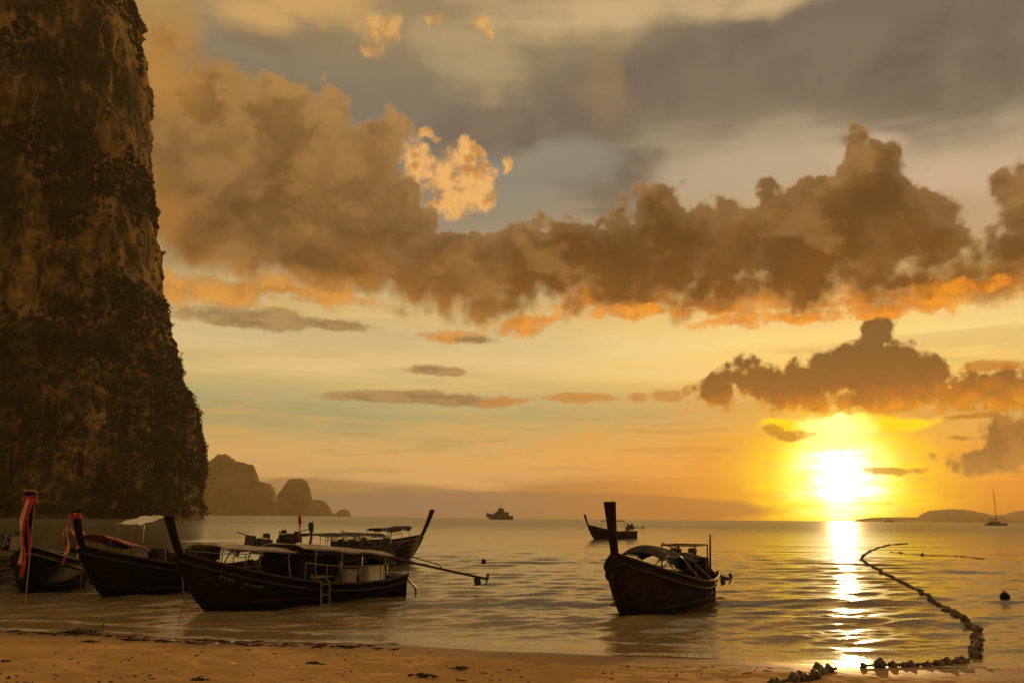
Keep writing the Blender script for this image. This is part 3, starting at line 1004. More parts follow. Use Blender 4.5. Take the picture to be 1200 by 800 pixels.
# ================================================================== long-tail boats
class Boat:
    """one long-tail boat; local x runs to the bow, z = 0 is the waterline"""

    def __init__(self, bow_px, stern_px, label, beam=1.9, sheer=(0.62, 1.3), prow_top=2.4, hull='hull_black', lean=0.62, group='long-tail boats moored off the beach', roll=0.0):
        pb, ps = at(*bow_px), at(*stern_px)
        d = pb - ps
        self.L = d.length / 0.86
        self.B = beam
        self.s0, self.sb = sheer
        mid = ps + d * 0.5 + d.normalized() * (self.L * 0.07)
        self.root = empty('longtail_boat', (mid.x, mid.y, 0.0), math.atan2(d.y, d.x))
        self.root.rotation_euler.x = roll
        tag(self.root, label, 'boat', group)
        self.hullmat = M[hull]
        self.prow_top = prow_top
        self.lean = lean
        self.build_hull()
        self.build_prow()

    def X(self, u):
        return -self.L / 2 + self.L * u

    def half(self, u):
        if u < 0.45:
            return self.B / 2 * (0.66 + 0.34 * (1 - ((0.45 - u) / 0.45) ** 2))
        return self.B / 2 * max(0.0, 1 - ((u - 0.45) / 0.55) ** 2.3)

    def sheer(self, u):
        w = max(0.0, (u - 0.30) / 0.70)
        a = max(0.0, (0.22 - u) / 0.22)
        return self.s0 + (self.sb - self.s0) * w ** 1.9 + 0.14 * a * a

    def keel(self, u):
        k = -0.32
        if u > 0.70:
            t = (u - 0.70) / 0.30
            k += (self.sb + 0.32) * t ** 2.6
        if u < 0.12:
            k += 0.25 * (1 - u / 0.12)
        return k

    def section(self, u, inset=0.0, zoff=0.0):
        b, s, k = max(0.03, self.half(u) - inset), self.sheer(u), min(self.keel(u) + zoff, self.sheer(u) - 0.03)
        pts = []
        N = 9
        for i in range(N):
            v = i / (N - 1)
            pts.append((self.X(u), b * v ** 0.52, k + (s - k) * v ** 1.35))
        return [(x, -y, z) for x, y, z in pts[::-1]] + pts[1:]

    def build_hull(self):
        us = [0.0, 0.03, 0.07] + [0.12 + 0.76 * i / 18 for i in range(19)] + [0.91, 0.935, 0.96, 0.98, 0.995]
        mb = MB()
        outer = [self.section(u) for u in us]
        inner = [self.section(u, 0.05, 0.07) for u in us]
        rings = [o + i[::-1] for o, i in zip(outer, inner)]
        mb.loft(rings, cap=True, closed=True)
        mb.box((self.X(0.0) + 0.03, 0, (self.sheer(0) + self.keel(0.0)) / 2), (0.05, self.half(0) * 1.75, self.sheer(0) - self.keel(0) - 0.05))
        self.hull = mb.build('hull', self.hullmat, self.root)
        # rubbing strake and rail
        for nm, dz, r, mt in (('gunwale', 0.02, 0.035, 'wood_dark'), ('rubbing_strake', -0.16, 0.025, 'wood_dark')):
            mb = MB()
            for sg in (-1, 1):
                mb.tube([(self.X(u), sg * (self.half(u) + 0.012 - (0.02 if dz < 0 else 0)), self.sheer(u) + dz) for u in us[1:]], r, 6)
            mb.build(nm, M[mt], self.root)
        # floor boards, fore deck and thwarts
        mb = MB()
        for u0 in np.arange(0.06, 0.80, 0.03):
            z = 0.20 + max(0, self.keel(u0) + 0.2)
            w = max(0.2, self.half(u0) - 0.10)
            mb.box((self.X(u0), 0, z), (self.L * 0.028, w * 1.9, 0.025))
        mb.build('floor_boards', M['wood_dark'], self.root)
        mb = MB()
        rings = []
        for i in range(9):
            u = 0.76 + 0.20 * i / 8
            w, z = max(0.02, self.half(u) - 0.06), self.sheer(u) - 0.06
            x = self.X(u)
            rings.append([(x, -w, z), (x, 0, z + 0.03), (x, w, z), (x, w, z - 0.03), (x, 0, z), (x, -w, z - 0.03)])
        mb.loft(rings)
        mb.build('fore_deck', M['wood_dark'], self.root)
        for u in (0.22, 0.36, 0.50, 0.64):
            mb = MB()
            mb.box((self.X(u), 0, self.sheer(u) - 0.16), (0.24, self.half(u) * 1.9, 0.04), bevel=0.008)
            mb.build('thwart', M['wood_dark'], self.root)

    def prow_pt(self, t):
        """t = 0 at the stem head, 1 at the top of the post"""
        h = self.prow_top - self.sb
        x = self.L / 2 - 0.10 + self.lean * (t ** 0.85)
        return Vector((x, 0, self.sb - 0.05 + (h + 0.05) * t))

    def build_prow(self):
        # stem timber following the keel line, then the tall flaring post
        pts = []
        for i in range(7):
            u = 0.86 + 0.135 * i / 6
            pts.append((Vector((self.X(u) + 0.02, 0, self.keel(u))), 0.065))
        for i in range(9):
            t = i / 8
            pts.append((self.prow_pt(t) if i else self.prow_pt(0.0), 0.085 + 0.055 * t * t))
        rings = []
        for i, (p, w) in enumerate(pts):
            a = pts[max(i - 1, 0)][0]
            b = pts[min(i + 1, len(pts) - 1)][0]
            t = (b - a).normalized()
            nrm = Vector((t.z, 0, -t.x))
            dpt = 0.075 if i >= 7 else 0.06
            if i == len(pts) - 1:
                dpt *= 0.9
            ring = []
            for k in range(12):
                q = 2 * math.pi * k / 12
                cx, sx_ = math.cos(q), math.sin(q)
                e = 0.6
                ring.append(p + Vector((0, 1, 0)) * (math.copysign(abs(cx) ** e, cx) * w) + nrm * (math.copysign(abs(sx_) ** e, sx_) * dpt))
            rings.append(ring)
        mb = MB()
        mb.loft(rings)
        self.prow = mb.build('prow', self.hullmat, self.root)

    # ---------------------------------------------------------------- fittings
    def ribbons(self, specs):
        """specs: (material, start height t, length, sideways y, sway)"""
        rng = random.Random(3)
        # a wound garland about the post
        for mat, t, ln, y, sway in specs:
            mb = MB()
            p0 = self.prow_pt(t) + Vector((0.09, y, 0))
            rings = []
            n = 14
            for i in range(n):
                s = i / (n - 1)
                w = 0.055 * (1 + 0.35 * math.sin(9 * s + y * 30)) * (1 - 0.35 * s)
                c = p0 + Vector((0.06 * math.sin(5 * s + sway * 4) + sway * s * 0.5, y * 0.8 * s + 0.04 * math.sin(7 * s + 2), -ln * s))
                tw = 0.9 * math.sin(3.2 * s + sway * 7)
                dv = Vector((math.sin(tw), math.cos(tw), 0)) * w
                nv = Vector((math.cos(tw), -math.sin(tw), 0)) * 0.006
                rings.append([c - dv - nv, c + dv - nv, c + dv + nv, c - dv + nv])
            mb.loft(rings)
            mb.build('ribbon', M[mat], self.prow)
        t = specs[0][1]
        mb = MB()
        for k in range(3):
            p = self.prow_pt(t + 0.02 - k * 0.05)
            mb.tube([p + Vector((0.10 * math.cos(q), 0.15 * math.sin(q), 0.02 * math.sin(2 * q))) for q in (2 * math.pi * j / 16 for j in range(17))], 0.028, 6)
        mb.build('garland', M[specs[0][0]], self.prow)

    def canopy(self, u0, u1, h, w, mat='tarp_grey', camber=0.16, droop=0.10, tilt=0.0, poles=3, name='canopy', pole_mat='metal_pole', ragged=0.0, x_in=0.12):
        rng = random.Random(int(u0 * 100) + 7)
        mb = MB()
        nx, ny = 18, 9
        top, bot = [], []
        P = {}
        for i in range(nx + 1):
            for j in range(ny + 1):
                s, r = i / nx, j / ny * 2 - 1
                x = self.X(u0) + (self.X(u1) - self.X(u0)) * s
                sag = -droop * (0.5 - 0.5 * math.cos(2 * math.pi * s * (poles - 1))) * 0.5
                end = -camber * 0.9 * (abs(2 * s - 1) ** 4) * (1 if camber > 0.1 else 0.3)
                z = h + camber * (1 - r * r) + sag + end + tilt * (s - 0.5) + 0.015 * math.sin(11 * s + 5 * r) - ragged * (abs(r) > 0.95) * rng.uniform(0, 1)
                P[i, j] = Vector((x, r * w / 2, z))
        up = [[mb.bm.verts.new(P[i, j]) for j in range(ny + 1)] for i in range(nx + 1)]
        dn = [[mb.bm.verts.new(P[i, j] - Vector((0, 0, 0.018))) for j in range(ny + 1)] for i in range(nx + 1)]
        f = mb.bm.faces.new
        for i in range(nx):
            for j in range(ny):
                f((up[i][j], up[i + 1][j], up[i + 1][j + 1], up[i][j + 1]))
                f((dn[i][j], dn[i][j + 1], dn[i + 1][j + 1], dn[i + 1][j]))
            f((up[i][0], dn[i][0], dn[i + 1][0], up[i + 1][0]))
            f((up[i][ny], up[i + 1][ny], dn[i + 1][ny], dn[i][ny]))
        for j in range(ny):
            f((up[0][j], up[0][j + 1], dn[0][j + 1], dn[0][j]))
            f((up[nx][j], dn[nx][j], dn[nx][j + 1], up[nx][j + 1]))
        c = mb.build(name, M[mat], self.root)
        # hem rails
        for sg in (0, ny):
            mb = MB()
            mb.tube([P[i, sg] - Vector((0, 0, 0.04)) for i in range(1, nx)], 0.016, 6)
            mb.build('canopy_rail', M[pole_mat], c)
        for k in range(poles):
            s = x_in + (1 - 2 * x_in) * k / max(1, poles - 1)
            u = u0 + (u1 - u0) * s
            i = int(round(s * nx))
            for j in (0, ny):
                mb = MB()
                top_p = P[i, j] - Vector((0, 0, 0.03))
                yb = math.copysign(min(self.half(u) - 0.03, 10), top_p.y)
                ft = Vector((top_p.x + 0.02, yb, self.sheer(u)))
                mb.tube([ft, ft.lerp(top_p, 0.5) + Vector((0.02, 0, 0)), top_p], 0.017, 6)
                mb.build('canopy_pole', M[pole_mat], c)
        return c

    def engine(self, shaft_len=3.6, droop=-0.22, yaw=0.0, y=0.0, u=0.05, raise_=0.15):
        """car engine on a swivel post at the stern with its long propeller shaft"""
        z = self.sheer(u) + 0.22 + raise_
        x = self.X(u)
        c = Vector((x, y, z))
        mb = MB()
        mb.tube([(x, y, self.sheer(u) - 0.25), (x, y, z - 0.18)], 0.05, 8)
        mb.box((x, y, self.sheer(u) - 0.05), (0.22, min(1.0, self.half(u) * 1.9), 0.10), bevel=0.01)
        mb.build('engine_mount', M['metal_dark'], self.root)
        Rz = Matrix.Rotation(yaw, 3, 'Z')
        Rt = Rz @ Matrix.Rotation(-droop, 3, 'Y')
        L = lambda p: c + Rt @ Vector(p)
        mb = MB()
        mb.box(L((0.12, 0, 0.02)), (0.72, 0.34, 0.34), Rt, 0.03)
        mb.box(L((0.12, 0, 0.26)), (0.60, 0.22, 0.18), Rt, 0.03)
        mb.tube([L((0.52, 0, 0.05)), L((0.58, 0, 0.05))], 0.17, 14)
        mb.tube([L((0.54, 0.0, 0.25)), L((0.58, 0, 0.25))], 0.09, 12)
        e = mb.build('engine', M['metal_dark'], self.root)
        mb = MB()
        mb.tube([L((0.10, 0.05, 0.38)), L((0.10, 0.05, 0.50))], [0.13, 0.13], 14)
        mb.tube([L((0.10, 0.05, 0.505)), L((0.10, 0.05, 0.53))], [0.10, 0.06], 12)
        mb.build('air_filter', M['metal_dark'], e)
        mb = MB()
        mb.tube([L((0.25, -0.20, 0.10)), L((-0.1, -0.24, 0.16)), L((-0.30, -0.24, 0.30)), L((-0.34, -0.24, 0.52))], 0.032, 8)
        mb.build('exhaust_pipe', M['metal_dark'], e)
        mb = MB()
        mb.box(L((0.74, 0, 0.16)), (0.08, 0.42, 0.46), Rt, 0.015)
        mb.build('radiator', M['metal_dark'], e)
        mb = MB()
        mb.tube([L((0.40, 0.1, 0.25)), L((0.9, 0.12, 0.36)), L((1.45, 0.12, 0.42))], 0.018, 6)
        mb.build('tiller', M['metal_pole'], e)
        # the long tail
        tip = L((-shaft_len, 0, -0.05))
        mb = MB()
        mb.tube([L((-0.2, 0, -0.02)), L((-0.8, 0, -0.03))], [0.06, 0.045], 8)
        mb.tube([L((-0.8, 0, -0.03)), tip], 0.036, 8)
        mb.tube([L((-0.5, 0, 0.14)), L((-shaft_len * 0.52, 0, 0.07)), L((-shaft_len * 0.55, 0, -0.02))], 0.018, 6)
        sh = mb.build('propeller_shaft', M['metal_dark'], self.root)
        mb = MB()
        mb.tube([tip, L((-shaft_len - 0.10, 0, -0.05))], [0.045, 0.02], 8)
        for k in range(3):
            q = 2 * math.pi * k / 3 + 0.5
            rr = Rt @ Matrix.Rotation(q, 3, 'X') @ Matrix.Rotation(0.6, 3, 'Z')
            off_ = Rt @ Vector((-shaft_len - 0.04, 0.10 * math.sin(-q) * -1, 0.10 * math.cos(q)))
            mb.box(c + off_ + Rt @ Vector((0, 0, -0.05)), (0.02, 0.10, 0.17), rr, 0.006)
        mb.build('propeller', M['metal_dark'], sh)
        mb = MB()
        mb.box(L((-shaft_len + 0.22, 0, -0.17)), (0.20, 0.02, 0.22), Rt @ Matrix.Rotation(0.4, 3, 'Y'), 0.006)
        mb.build('skeg', M['metal_dark'], sh)
        return e

    def part_box(self, name, u, y, z, size, mat, rz=0.0, bevel=0.02):
        mb = MB()
        mb.box((self.X(u), y, z), size, Matrix.Rotation(rz, 3, 'Z'), bevel)
        return mb.build(name, M[mat], self.root)

    def hull_marks(self, u0, side, n=4, size=0.07):
        """a short row of worn pale strokes painted on the bow planks"""
        for k in range(n):
            mb = MB()
            u = u0 - k * 0.013
            v = 0.80
            s, kk = self.sheer(u), self.keel(u)
            y = side * (self.half(u) * v ** 0.52 + 0.012)
            z = kk + (s - kk) * v ** 1.35
            y2 = side * (self.half(u - 0.008) * v ** 0.52 + 0.012)
            ang = math.atan2(y - y2, 0.008 * self.L)
            mb.box((self.X(u), y, z), (0.045 if k % 2 else 0.07, 0.006, size * (0.8 if k % 3 else 1.0)), Matrix.Rotation(ang, 3, 'Z'))
            mb.build('hull_marking', M['faded_paint'], self.hull)

    def ladder(self, u, side, out=0.06, low=-0.15):
        mb = MB()
        x, y = self.X(u), side * (self.half(u) + out)
        top = self.sheer(u) + 0.10
        for dx in (-0.14, 0.14):
            mb.tube([(x + dx, y - side * 0.10, top), (x + dx, y, top - 0.06), (x + dx, y + side * 0.05, low)], 0.022, 8)
        for k in range(4):
            z = top - 0.12 - k * 0.25
            if z > low:
                mb.tube([(x - 0.14, y + side * 0.02, z), (x + 0.14, y + side * 0.02, z)], 0.018, 6)
        mb.build('boarding_ladder', M['metal_pole'], self.root)

    def rail(self, u0, u1, h, side, n=4):
        mb = MB()
        us = [u0 + (u1 - u0) * k / (n - 1) for k in range(n)]
        mb.tube([(self.X(u), side * (self.half(u) - 0.03), self.sheer(u) + h) for u in us], 0.018, 6)
        for u in us:
            mb.tube([(self.X(u), side * (self.half(u) - 0.03), self.sheer(u)), (self.X(u), side * (self.half(u) - 0.03), self.sheer(u) + h)], 0.015, 6)
        mb.build('side_rail', M['metal_pole'], self.root)

    def flag(self, u, y, h, mat, cloth_h=0.6, cloth_w=0.14, pole_top=None):
        mb = MB()
        x, z0 = self.X(u), self.sheer(u) - 0.1
        mb.tube([(x, y, z0), (x + 0.02, y, z0 + h)], [0.02, 0.014], 6)
        p = mb.build('flag_pole', M['metal_pole'], self.root)
        mb = MB()
        rings = []
        for i in range(9):
            s = i / 8
            w = cloth_w * (1 - 0.45 * s) * (1 + 0.2 * math.sin(8 * s))
            zz = z0 + h - 0.03 - cloth_h * s
            dx = 0.02 + 0.05 * math.sin(5 * s)
            rings.append([(x + dx, y, zz), (x + dx - w, y + 0.05 * math.sin(6 * s), zz - 0.05), (x + dx - w, y + 0.012 + 0.05 * math.sin(6 * s), zz - 0.05), (x + dx, y + 0.012, zz)])
        mb.loft(rings)
        mb.build('flag_cloth', M[mat], p)

    def world(self, p):
        return Matrix.Translation(self.root.location) @ Matrix.Rotation(self.root.rotation_euler.z, 4, 'Z') @ Vector(p)


def build_boats():
    B = {}
    # --- far left: only the stern quarter is inside the frame
    b = Boat((-150, 694), (22, 679), 'dark boat hull cut by the left edge of the photo with only its stern showing', prow_top=2.3, hull='hull_umber')
    b.engine(2.6, 0.10)
    B['edge'] = b
    # --- two boats with ribbons
    b = Boat((35, 697), (88, 681), 'black boat with tall ribboned prow, leftmost full bow of the moored row', beam=1.95, prow_top=2.72, lean=0.34, sheer=(0.62, 1.32))
    b.ribbons([('ribbon_red', 0.90, 1.5, 0.06, 0.05), ('ribbon_pink', 0.93, 1.75, -0.05, -0.05), ('ribbon_red', 0.80, 1.9, 0.0, 0.10)])
    mb = MB()
    p = b.prow_pt(1.0)
    mb.box(p + Vector((0.05, 0, 0.02)), (0.24, 0.30, 0.03), Matrix.Rotation(-0.3, 3, 'Y'), 0.008)
    mb.build('prow_cap', M['tarp_grey'], b.prow)
    b.engine(2.6, 0.12)
    B['one'] = b

    b = Boat((126, 700), (318, 684), 'black boat with red tarpaulin and raised flat white roof, second bow from the left', beam=1.9, prow_top=2.28, lean=0.34, sheer=(0.62, 1.36))
    b.ribbons([('ribbon_red', 0.86, 1.25, -0.12, 0.10), ('ribbon_red', 0.90, 0.9, 0.12, 0.0), ('ribbon_pink', 0.86, 1.0, -0.04, 0.16)])
    c = b.canopy(0.74, 0.94, 1.42, 1.05, 'tarp_red', camber=0.10, droop=0.05, tilt=0.36, poles=2)
    b.canopy(0.68, 0.80, 2.02, 1.05, 'tarp_white', camber=0.02, droop=0.0, tilt=-0.22, poles=2, name='flat_roof')
    b.part_box('cargo_box', 0.48, 0.25, 0.95, (0.5, 0.5, 0.5), 'hull_umber')
    b.part_box('ice_chest', 0.56, -0.3, 0.9, (0.6, 0.45, 0.4), 'wood_dark')
    b.part_box('life_jackets', 0.40, 0.0, 1.05, (0.5, 0.9, 0.6), 'hull_black', bevel=0.12)
    b.part_box('crate', 0.67, 0.2, 1.0, (0.45, 0.4, 0.5), 'tarp_dark', bevel=0.05)
    b.rail(0.14, 0.60, 0.42, 1)
    b.rail(0.14, 0.60, 0.42, -1)
    b.engine(2.6, 0.12)
    B['two'] = b

    # --- the near black boat with the light awnings and the ladder
    b = Boat((246, 716), (459, 696), 'large black boat with pale awnings and boarding ladder, nearest of the left row', beam=2.0, prow_top=2.16, lean=0.40, sheer=(0.46, 1.34))
    b.canopy(0.60, 0.90, 1.40, 1.45, 'tarp_grey', camber=0.08, droop=0.05, tilt=0.14, poles=3)
    b.canopy(0.12, 0.58, 1.30, 1.75, 'tarp_grey', camber=0.10, droop=0.05, tilt=0.26, poles=4)
    b.rail(0.10, 0.58, 0.44, 1, 6)
    b.rail(0.10, 0.58, 0.44, -1, 6)
    b.ladder(0.50, 1)
    b.part_box('cool_box', 0.17, 0.35, 0.66, (0.60, 0.42, 0.40), 'tarp_white')
    b.part_box('fuel_drum', 0.07, -0.25, 0.80, (0.40, 0.40, 0.62), 'hull_black', bevel=0.10)
    b.part_box('cool_box', 0.30, 0.30, 0.62, (0.45, 0.40, 0.34), 'tarp_grey')
    b.part_box('cabin_locker', 0.55, 0.0, 0.85, (0.55, 1.30, 0.80), 'hull_black', bevel=0.05)
    b.part_box('life_jackets', 0.60, -0.1, 1.08, (0.45, 0.9, 0.5), 'tarp_dark', bevel=0.14)
    b.part_box('backrest', 0.40, 0.0, 0.92, (0.08, 1.5, 0.5), 'wood_dark')
    b.hull_marks(0.87, 1)
    b.hull_marks(0.79, 1, 5, 0.05)
    b.engine(3.0, 0.20, yaw=-0.70, u=0.04, raise_=0.30)
    for i in range(2):
        mb = MB()
        mb.tube([(b.X(0.02) - 0.05, 0.55 - 1.1 * i, 0.55), (b.X(-0.02) - 0.2, 0.6 - 1.2 * i, 0.2), (b.X(-0.03) - 0.3, 0.5 - i, -0.15)], 0.03, 6)
        mb.build('stern_fender', M['red_paint'], b.root)
    B['three'] = b

    # --- behind it, prow pointing right
    b = Boat((474, 660), (326, 667), 'dark boat behind the others with its prow rising to the right', beam=2.0, prow_top=2.52, lean=0.72, sheer=(0.75, 1.30), hull='hull_umber')
    b.canopy(0.16, 0.62, 1.36, 1.8, 'tarp_dark', camber=0.10, droop=0.06, poles=4)
    b.canopy(0.62, 0.84, 1.66, 1.3, 'tarp_dark', camber=0.04, droop=0.10, poles=2, tilt=0.12, ragged=0.12)
    for k, u in enumerate((0.26, 0.33, 0.41)):
        b.part_box('life_vest_bundle', u, -0.86, 1.20, (0.34, 0.22, 0.16), 'tarp_white', bevel=0.05)
    b.part_box('side_curtain', 0.42, -0.80, 0.98, (3.0, 0.03, 0.40), 'tarp_dark', bevel=0.008)
    b.rail(0.20, 0.75, 0.45, -1, 6)
    b.flag(0.07, -0.5, 1.52, 'ribbon_red', 0.9, 0.12)
    b.flag(0.14, -0.6, 1.30, 'tarp_dark', 0.9, 0.22)
    b.engine(2.4, 0.10, u=0.02, raise_=-0.02)
    B['four'] = b

    # --- the brown boat in the middle, bow towards the beach
    b = Boat((737, 724), (814, 699), 'brown boat alone in the middle with its bow towards the beach', beam=2.15, prow_top=2.55, hull='hull_brown', lean=0.32, sheer=(0.62, 1.44))
    b.canopy(0.45, 0.74, 1.36, 1.15, 'tarp_dark', camber=0.20, droop=0.04, tilt=0.10, poles=2)
    c = b.canopy(0.08, 0.30, 1.16, 0.9, 'tarp_dark', camber=0.05, droop=0.06, tilt=-0.05, poles=2)
    mb = MB()
    for sg in (-1, 1):
        y = 0.12 + sg * 0.46
        for u in (0.10, 0.30):
            mb.tube([(b.X(u), y, b.sheer(u)), (b.X(u), y, 1.50)], 0.020, 6)
        mb.tube([(b.X(0.10), y, 1.50), (b.X(0.30), y, 1.50)], 0.022, 6)
    for u in (0.10, 0.30):
        mb.tube([(b.X(u), -0.34, 1.50), (b.X(u), 0.58, 1.50)], 0.022, 6)
    mb.tube([(b.X(0.30), 0.12, 1.2), (b.X(0.30), 0.12, 1.50)], 0.04, 6)
    mb.build('roof_frame', M['metal_dark'], b.root)
    mb = MB()
    mb.tube([(b.X(0.09), 0.62, 0.6), (b.X(0.09), 0.66, 1.78)], [0.035, 0.022], 8)
    mb.build('stern_pole', M['metal_dark'], b.root)
    b.part_box('cargo_box', 0.14, 0.42, 0.86, (0.5, 0.42, 0.62), 'hull_umber', bevel=0.04)
    b.part_box('stern_board', -0.004, 0.0, 0.62, (0.10, 1.5, 0.16), 'wood_pale')
    b.engine(1.6, 0.20, yaw=-0.50, u=0.03, raise_=-0.10)
    B['mid'] = b

    # --- far boat with one person
    b = Boat((697, 631.5), (742, 630.2), 'small dark boat far out with a person at the stern, left of the brown prow', beam=1.9, prow_top=2.55, lean=0.75, sheer=(0.70, 1.5), hull='hull_umber')
    b.canopy(0.30, 0.62, 1.95, 1.4, 'tarp_dark', camber=0.05, droop=0.03, poles=2)
    b.engine(2.8, -0.05, u=0.02, raise_=0.1)
    B['far'] = b
    return B


def skin_person(name, joints, radii, edges, loc, rz, mat):
    me = bpy.data.meshes.new(name)
    me.from_pydata([Vector(j) for j in joints], edges, [])
    o = bpy.data.objects.new(name, me)
    COL.objects.link(o)
    o.location = loc
    o.rotation_euler = (0, 0, rz)
    sk = o.modifiers.new('skin', 'SKIN')
    for v, r in zip(me.skin_vertices[0].data, radii):
        v.radius = (r, r)
    me.skin_vertices[0].data[0].use_root = True
    sb = o.modifiers.new('sub', 'SUBSURF')
    sb.levels = sb.render_levels = 2
    me.materials.append(mat)
    return o


def build_person(b):
    """seated at the stern of the far boat, turned to the tiller; x forward"""
    j = [(0, 0, 0.10), (0.0, 0, 0.30), (0.02, 0, 0.50), (0.04, 0, 0.60), (0.06, 0, 0.70), (0.07, 0, 0.80),
         (0.03, 0.18, 0.52), (0.10, 0.24, 0.28), (0.30, 0.20, 0.18), (0.36, 0.20, 0.16),
         (0.03, -0.18, 0.52), (0.08, -0.26, 0.28), (0.28, -0.24, 0.26), (0.34, -0.24, 0.26),
         (0.05, 0.10, 0.06), (0.42, 0.14, 0.08), (0.44, 0.14, -0.30), (0.54, 0.14, -0.34),
         (0.05, -0.10, 0.06), (0.42, -0.14, 0.08), (0.44, -0.14, -0.30), (0.54, -0.14, -0.34)]
    r = [0.15, 0.135, 0.15, 0.06, 0.09, 0.085, 0.06, 0.045, 0.035, 0.035, 0.06, 0.045, 0.035, 0.035,
         0.09, 0.065, 0.045, 0.04, 0.09, 0.065, 0.045, 0.04]
    e = [(0, 1), (1, 2), (2, 3), (3, 4), (4, 5), (2, 6), (6, 7), (7, 8), (8, 9), (2, 10), (10, 11), (11, 12), (12, 13),
         (0, 14), (14, 15), (15, 16), (16, 17), (0, 18), (18, 19), (19, 20), (20, 21)]
    u = 0.12
    w = b.world((b.X(u), 0, b.sheer(u) + 0.02))
    o = skin_person('person', j, r, e, w, b.root.rotation_euler.z, M['skin'])
    tag(o, 'person in dark clothes sitting at the stern of the small far boat', 'person')
    # shirt and hair
    mb = MB()
    rings = []
    for z, rx, ry, dx in ((0.02, 0.19, 0.20, 0.0), (0.18, 0.165, 0.19, 0.0), (0.36, 0.165, 0.20, 0.01), (0.50, 0.16, 0.22, 0.02), (0.58, 0.09, 0.12, 0.035)):
        rings.append([(dx + rx * math.cos(q), ry * math.sin(q), z) for q in (2 * math.pi * k / 16 for k in range(16))])
    mb.loft(rings)
    mb.build('shirt', M['shirt'], o)
    mb = MB()
    mb.ball((0.05, 0, 0.80), 0.115, 12, (1.0, 0.95, 0.85))
    mb.build('hair', M['hull_black'], o)


# ================================================================== vessels on the horizon
def motor_yacht():
    c = at(585.5, 608.6)
    root = empty('motor_yacht', (c.x, c.y, 0), math.pi)          # bow to the left
    tag(root, 'motor cruiser with a stepped cabin and mast on the horizon left of centre', 'boat')
    d = c.length
    Lh = 31 / FPX * d
    h = Lh * 0.17
    mb = MB()
    rings = []
    for i in range(15):
        u = i / 14
        x = -Lh / 2 + Lh * u
        w = Lh * 0.11 * (1 - max(0, (u - 0.45) / 0.55) ** 2.2) + 0.03
        s = h * (0.85 + 0.55 * u ** 2)
        k = -0.5 + (s + 0.4) * max(0, (u - 0.72) / 0.28) ** 2.5 * 0.9
        rings.append([(x, -w, s), (x, -w * 0.9, k * 0.3 + s * 0.2), (x, 0, k), (x, w * 0.9, k * 0.3 + s * 0.2), (x, w, s)])
    mb.loft(rings)
    mb.build('hull', M['yacht_dark'], root)
    mb = MB()
    rings = []
    for x, w, z0, z1 in ((-0.34, 0.075, 0.8, 1.55), (-0.10, 0.085, 0.8, 1.75), (0.12, 0.08, 0.85, 1.75), (0.26, 0.055, 0.95, 1.05)):
        rings.append([(x * Lh, -w * Lh, z0 * h), (x * Lh, -w * Lh * 0.85, z1 * h), (x * Lh, w * Lh * 0.85, z1 * h), (x * Lh, w * Lh, z0 * h)])
    mb.loft(rings)
    cab = mb.build('cabin', M['yacht_dark'], root)
    mb = MB()
    mb.box((0.0 * Lh, 0, 1.42 * h), (0.30 * Lh, 0.172 * Lh, 0.26 * h), None, 0.05)
    mb.build('cabin_window', M['cabin_glass'], cab)
    mb = MB()
    rings = []
    for x, w, z0, z1 in ((-0.16, 0.05, 1.70, 2.30), (0.0, 0.055, 1.72, 2.55), (0.09, 0.04, 1.72, 1.95)):
        rings.append([(x * Lh, -w * Lh, z0 * h), (x * Lh, -w * Lh * 0.9, z1 * h), (x * Lh, w * Lh * 0.9, z1 * h), (x * Lh, w * Lh, z0 * h)])
    mb.loft(rings)
    mb.build('flybridge', M['yacht_dark'], root)
    mb = MB()
    mb.tube([(-0.04 * Lh, 0, 2.4 * h), (-0.10 * Lh, 0, 3.6 * h)], [0.18, 0.10], 6)
    mb.tube([(0.03 * Lh, 0, 2.4 * h), (0.10 * Lh, 0, 3.9 * h)], [0.10, 0.06], 6)
    mb.tube([(-0.09 * Lh, -1.0, 3.2 * h), (-0.09 * Lh, 1.0, 3.2 * h)], 0.09, 6)
    mb.build('mast', M['yacht_dark'], root)
    mb = MB()
    for sg in (-1, 1):
        pts = [(-Lh * 0.48 + Lh * 0.9 * k / 9, sg * Lh * 0.10 * (1 - max(0, (0.9 * k / 9 - 0.45) / 0.55) ** 2.2), h * (1.25 + 0.55 * (k / 9) ** 2)) for k in range(10)]
        mb.tube(pts, 0.07, 5)
        for p in pts:
            mb.tube([p, (p[0], p[1], p[2] - h * 0.4)], 0.05, 5)
    mb.build('guard_rail', M['yacht_dark'], root)


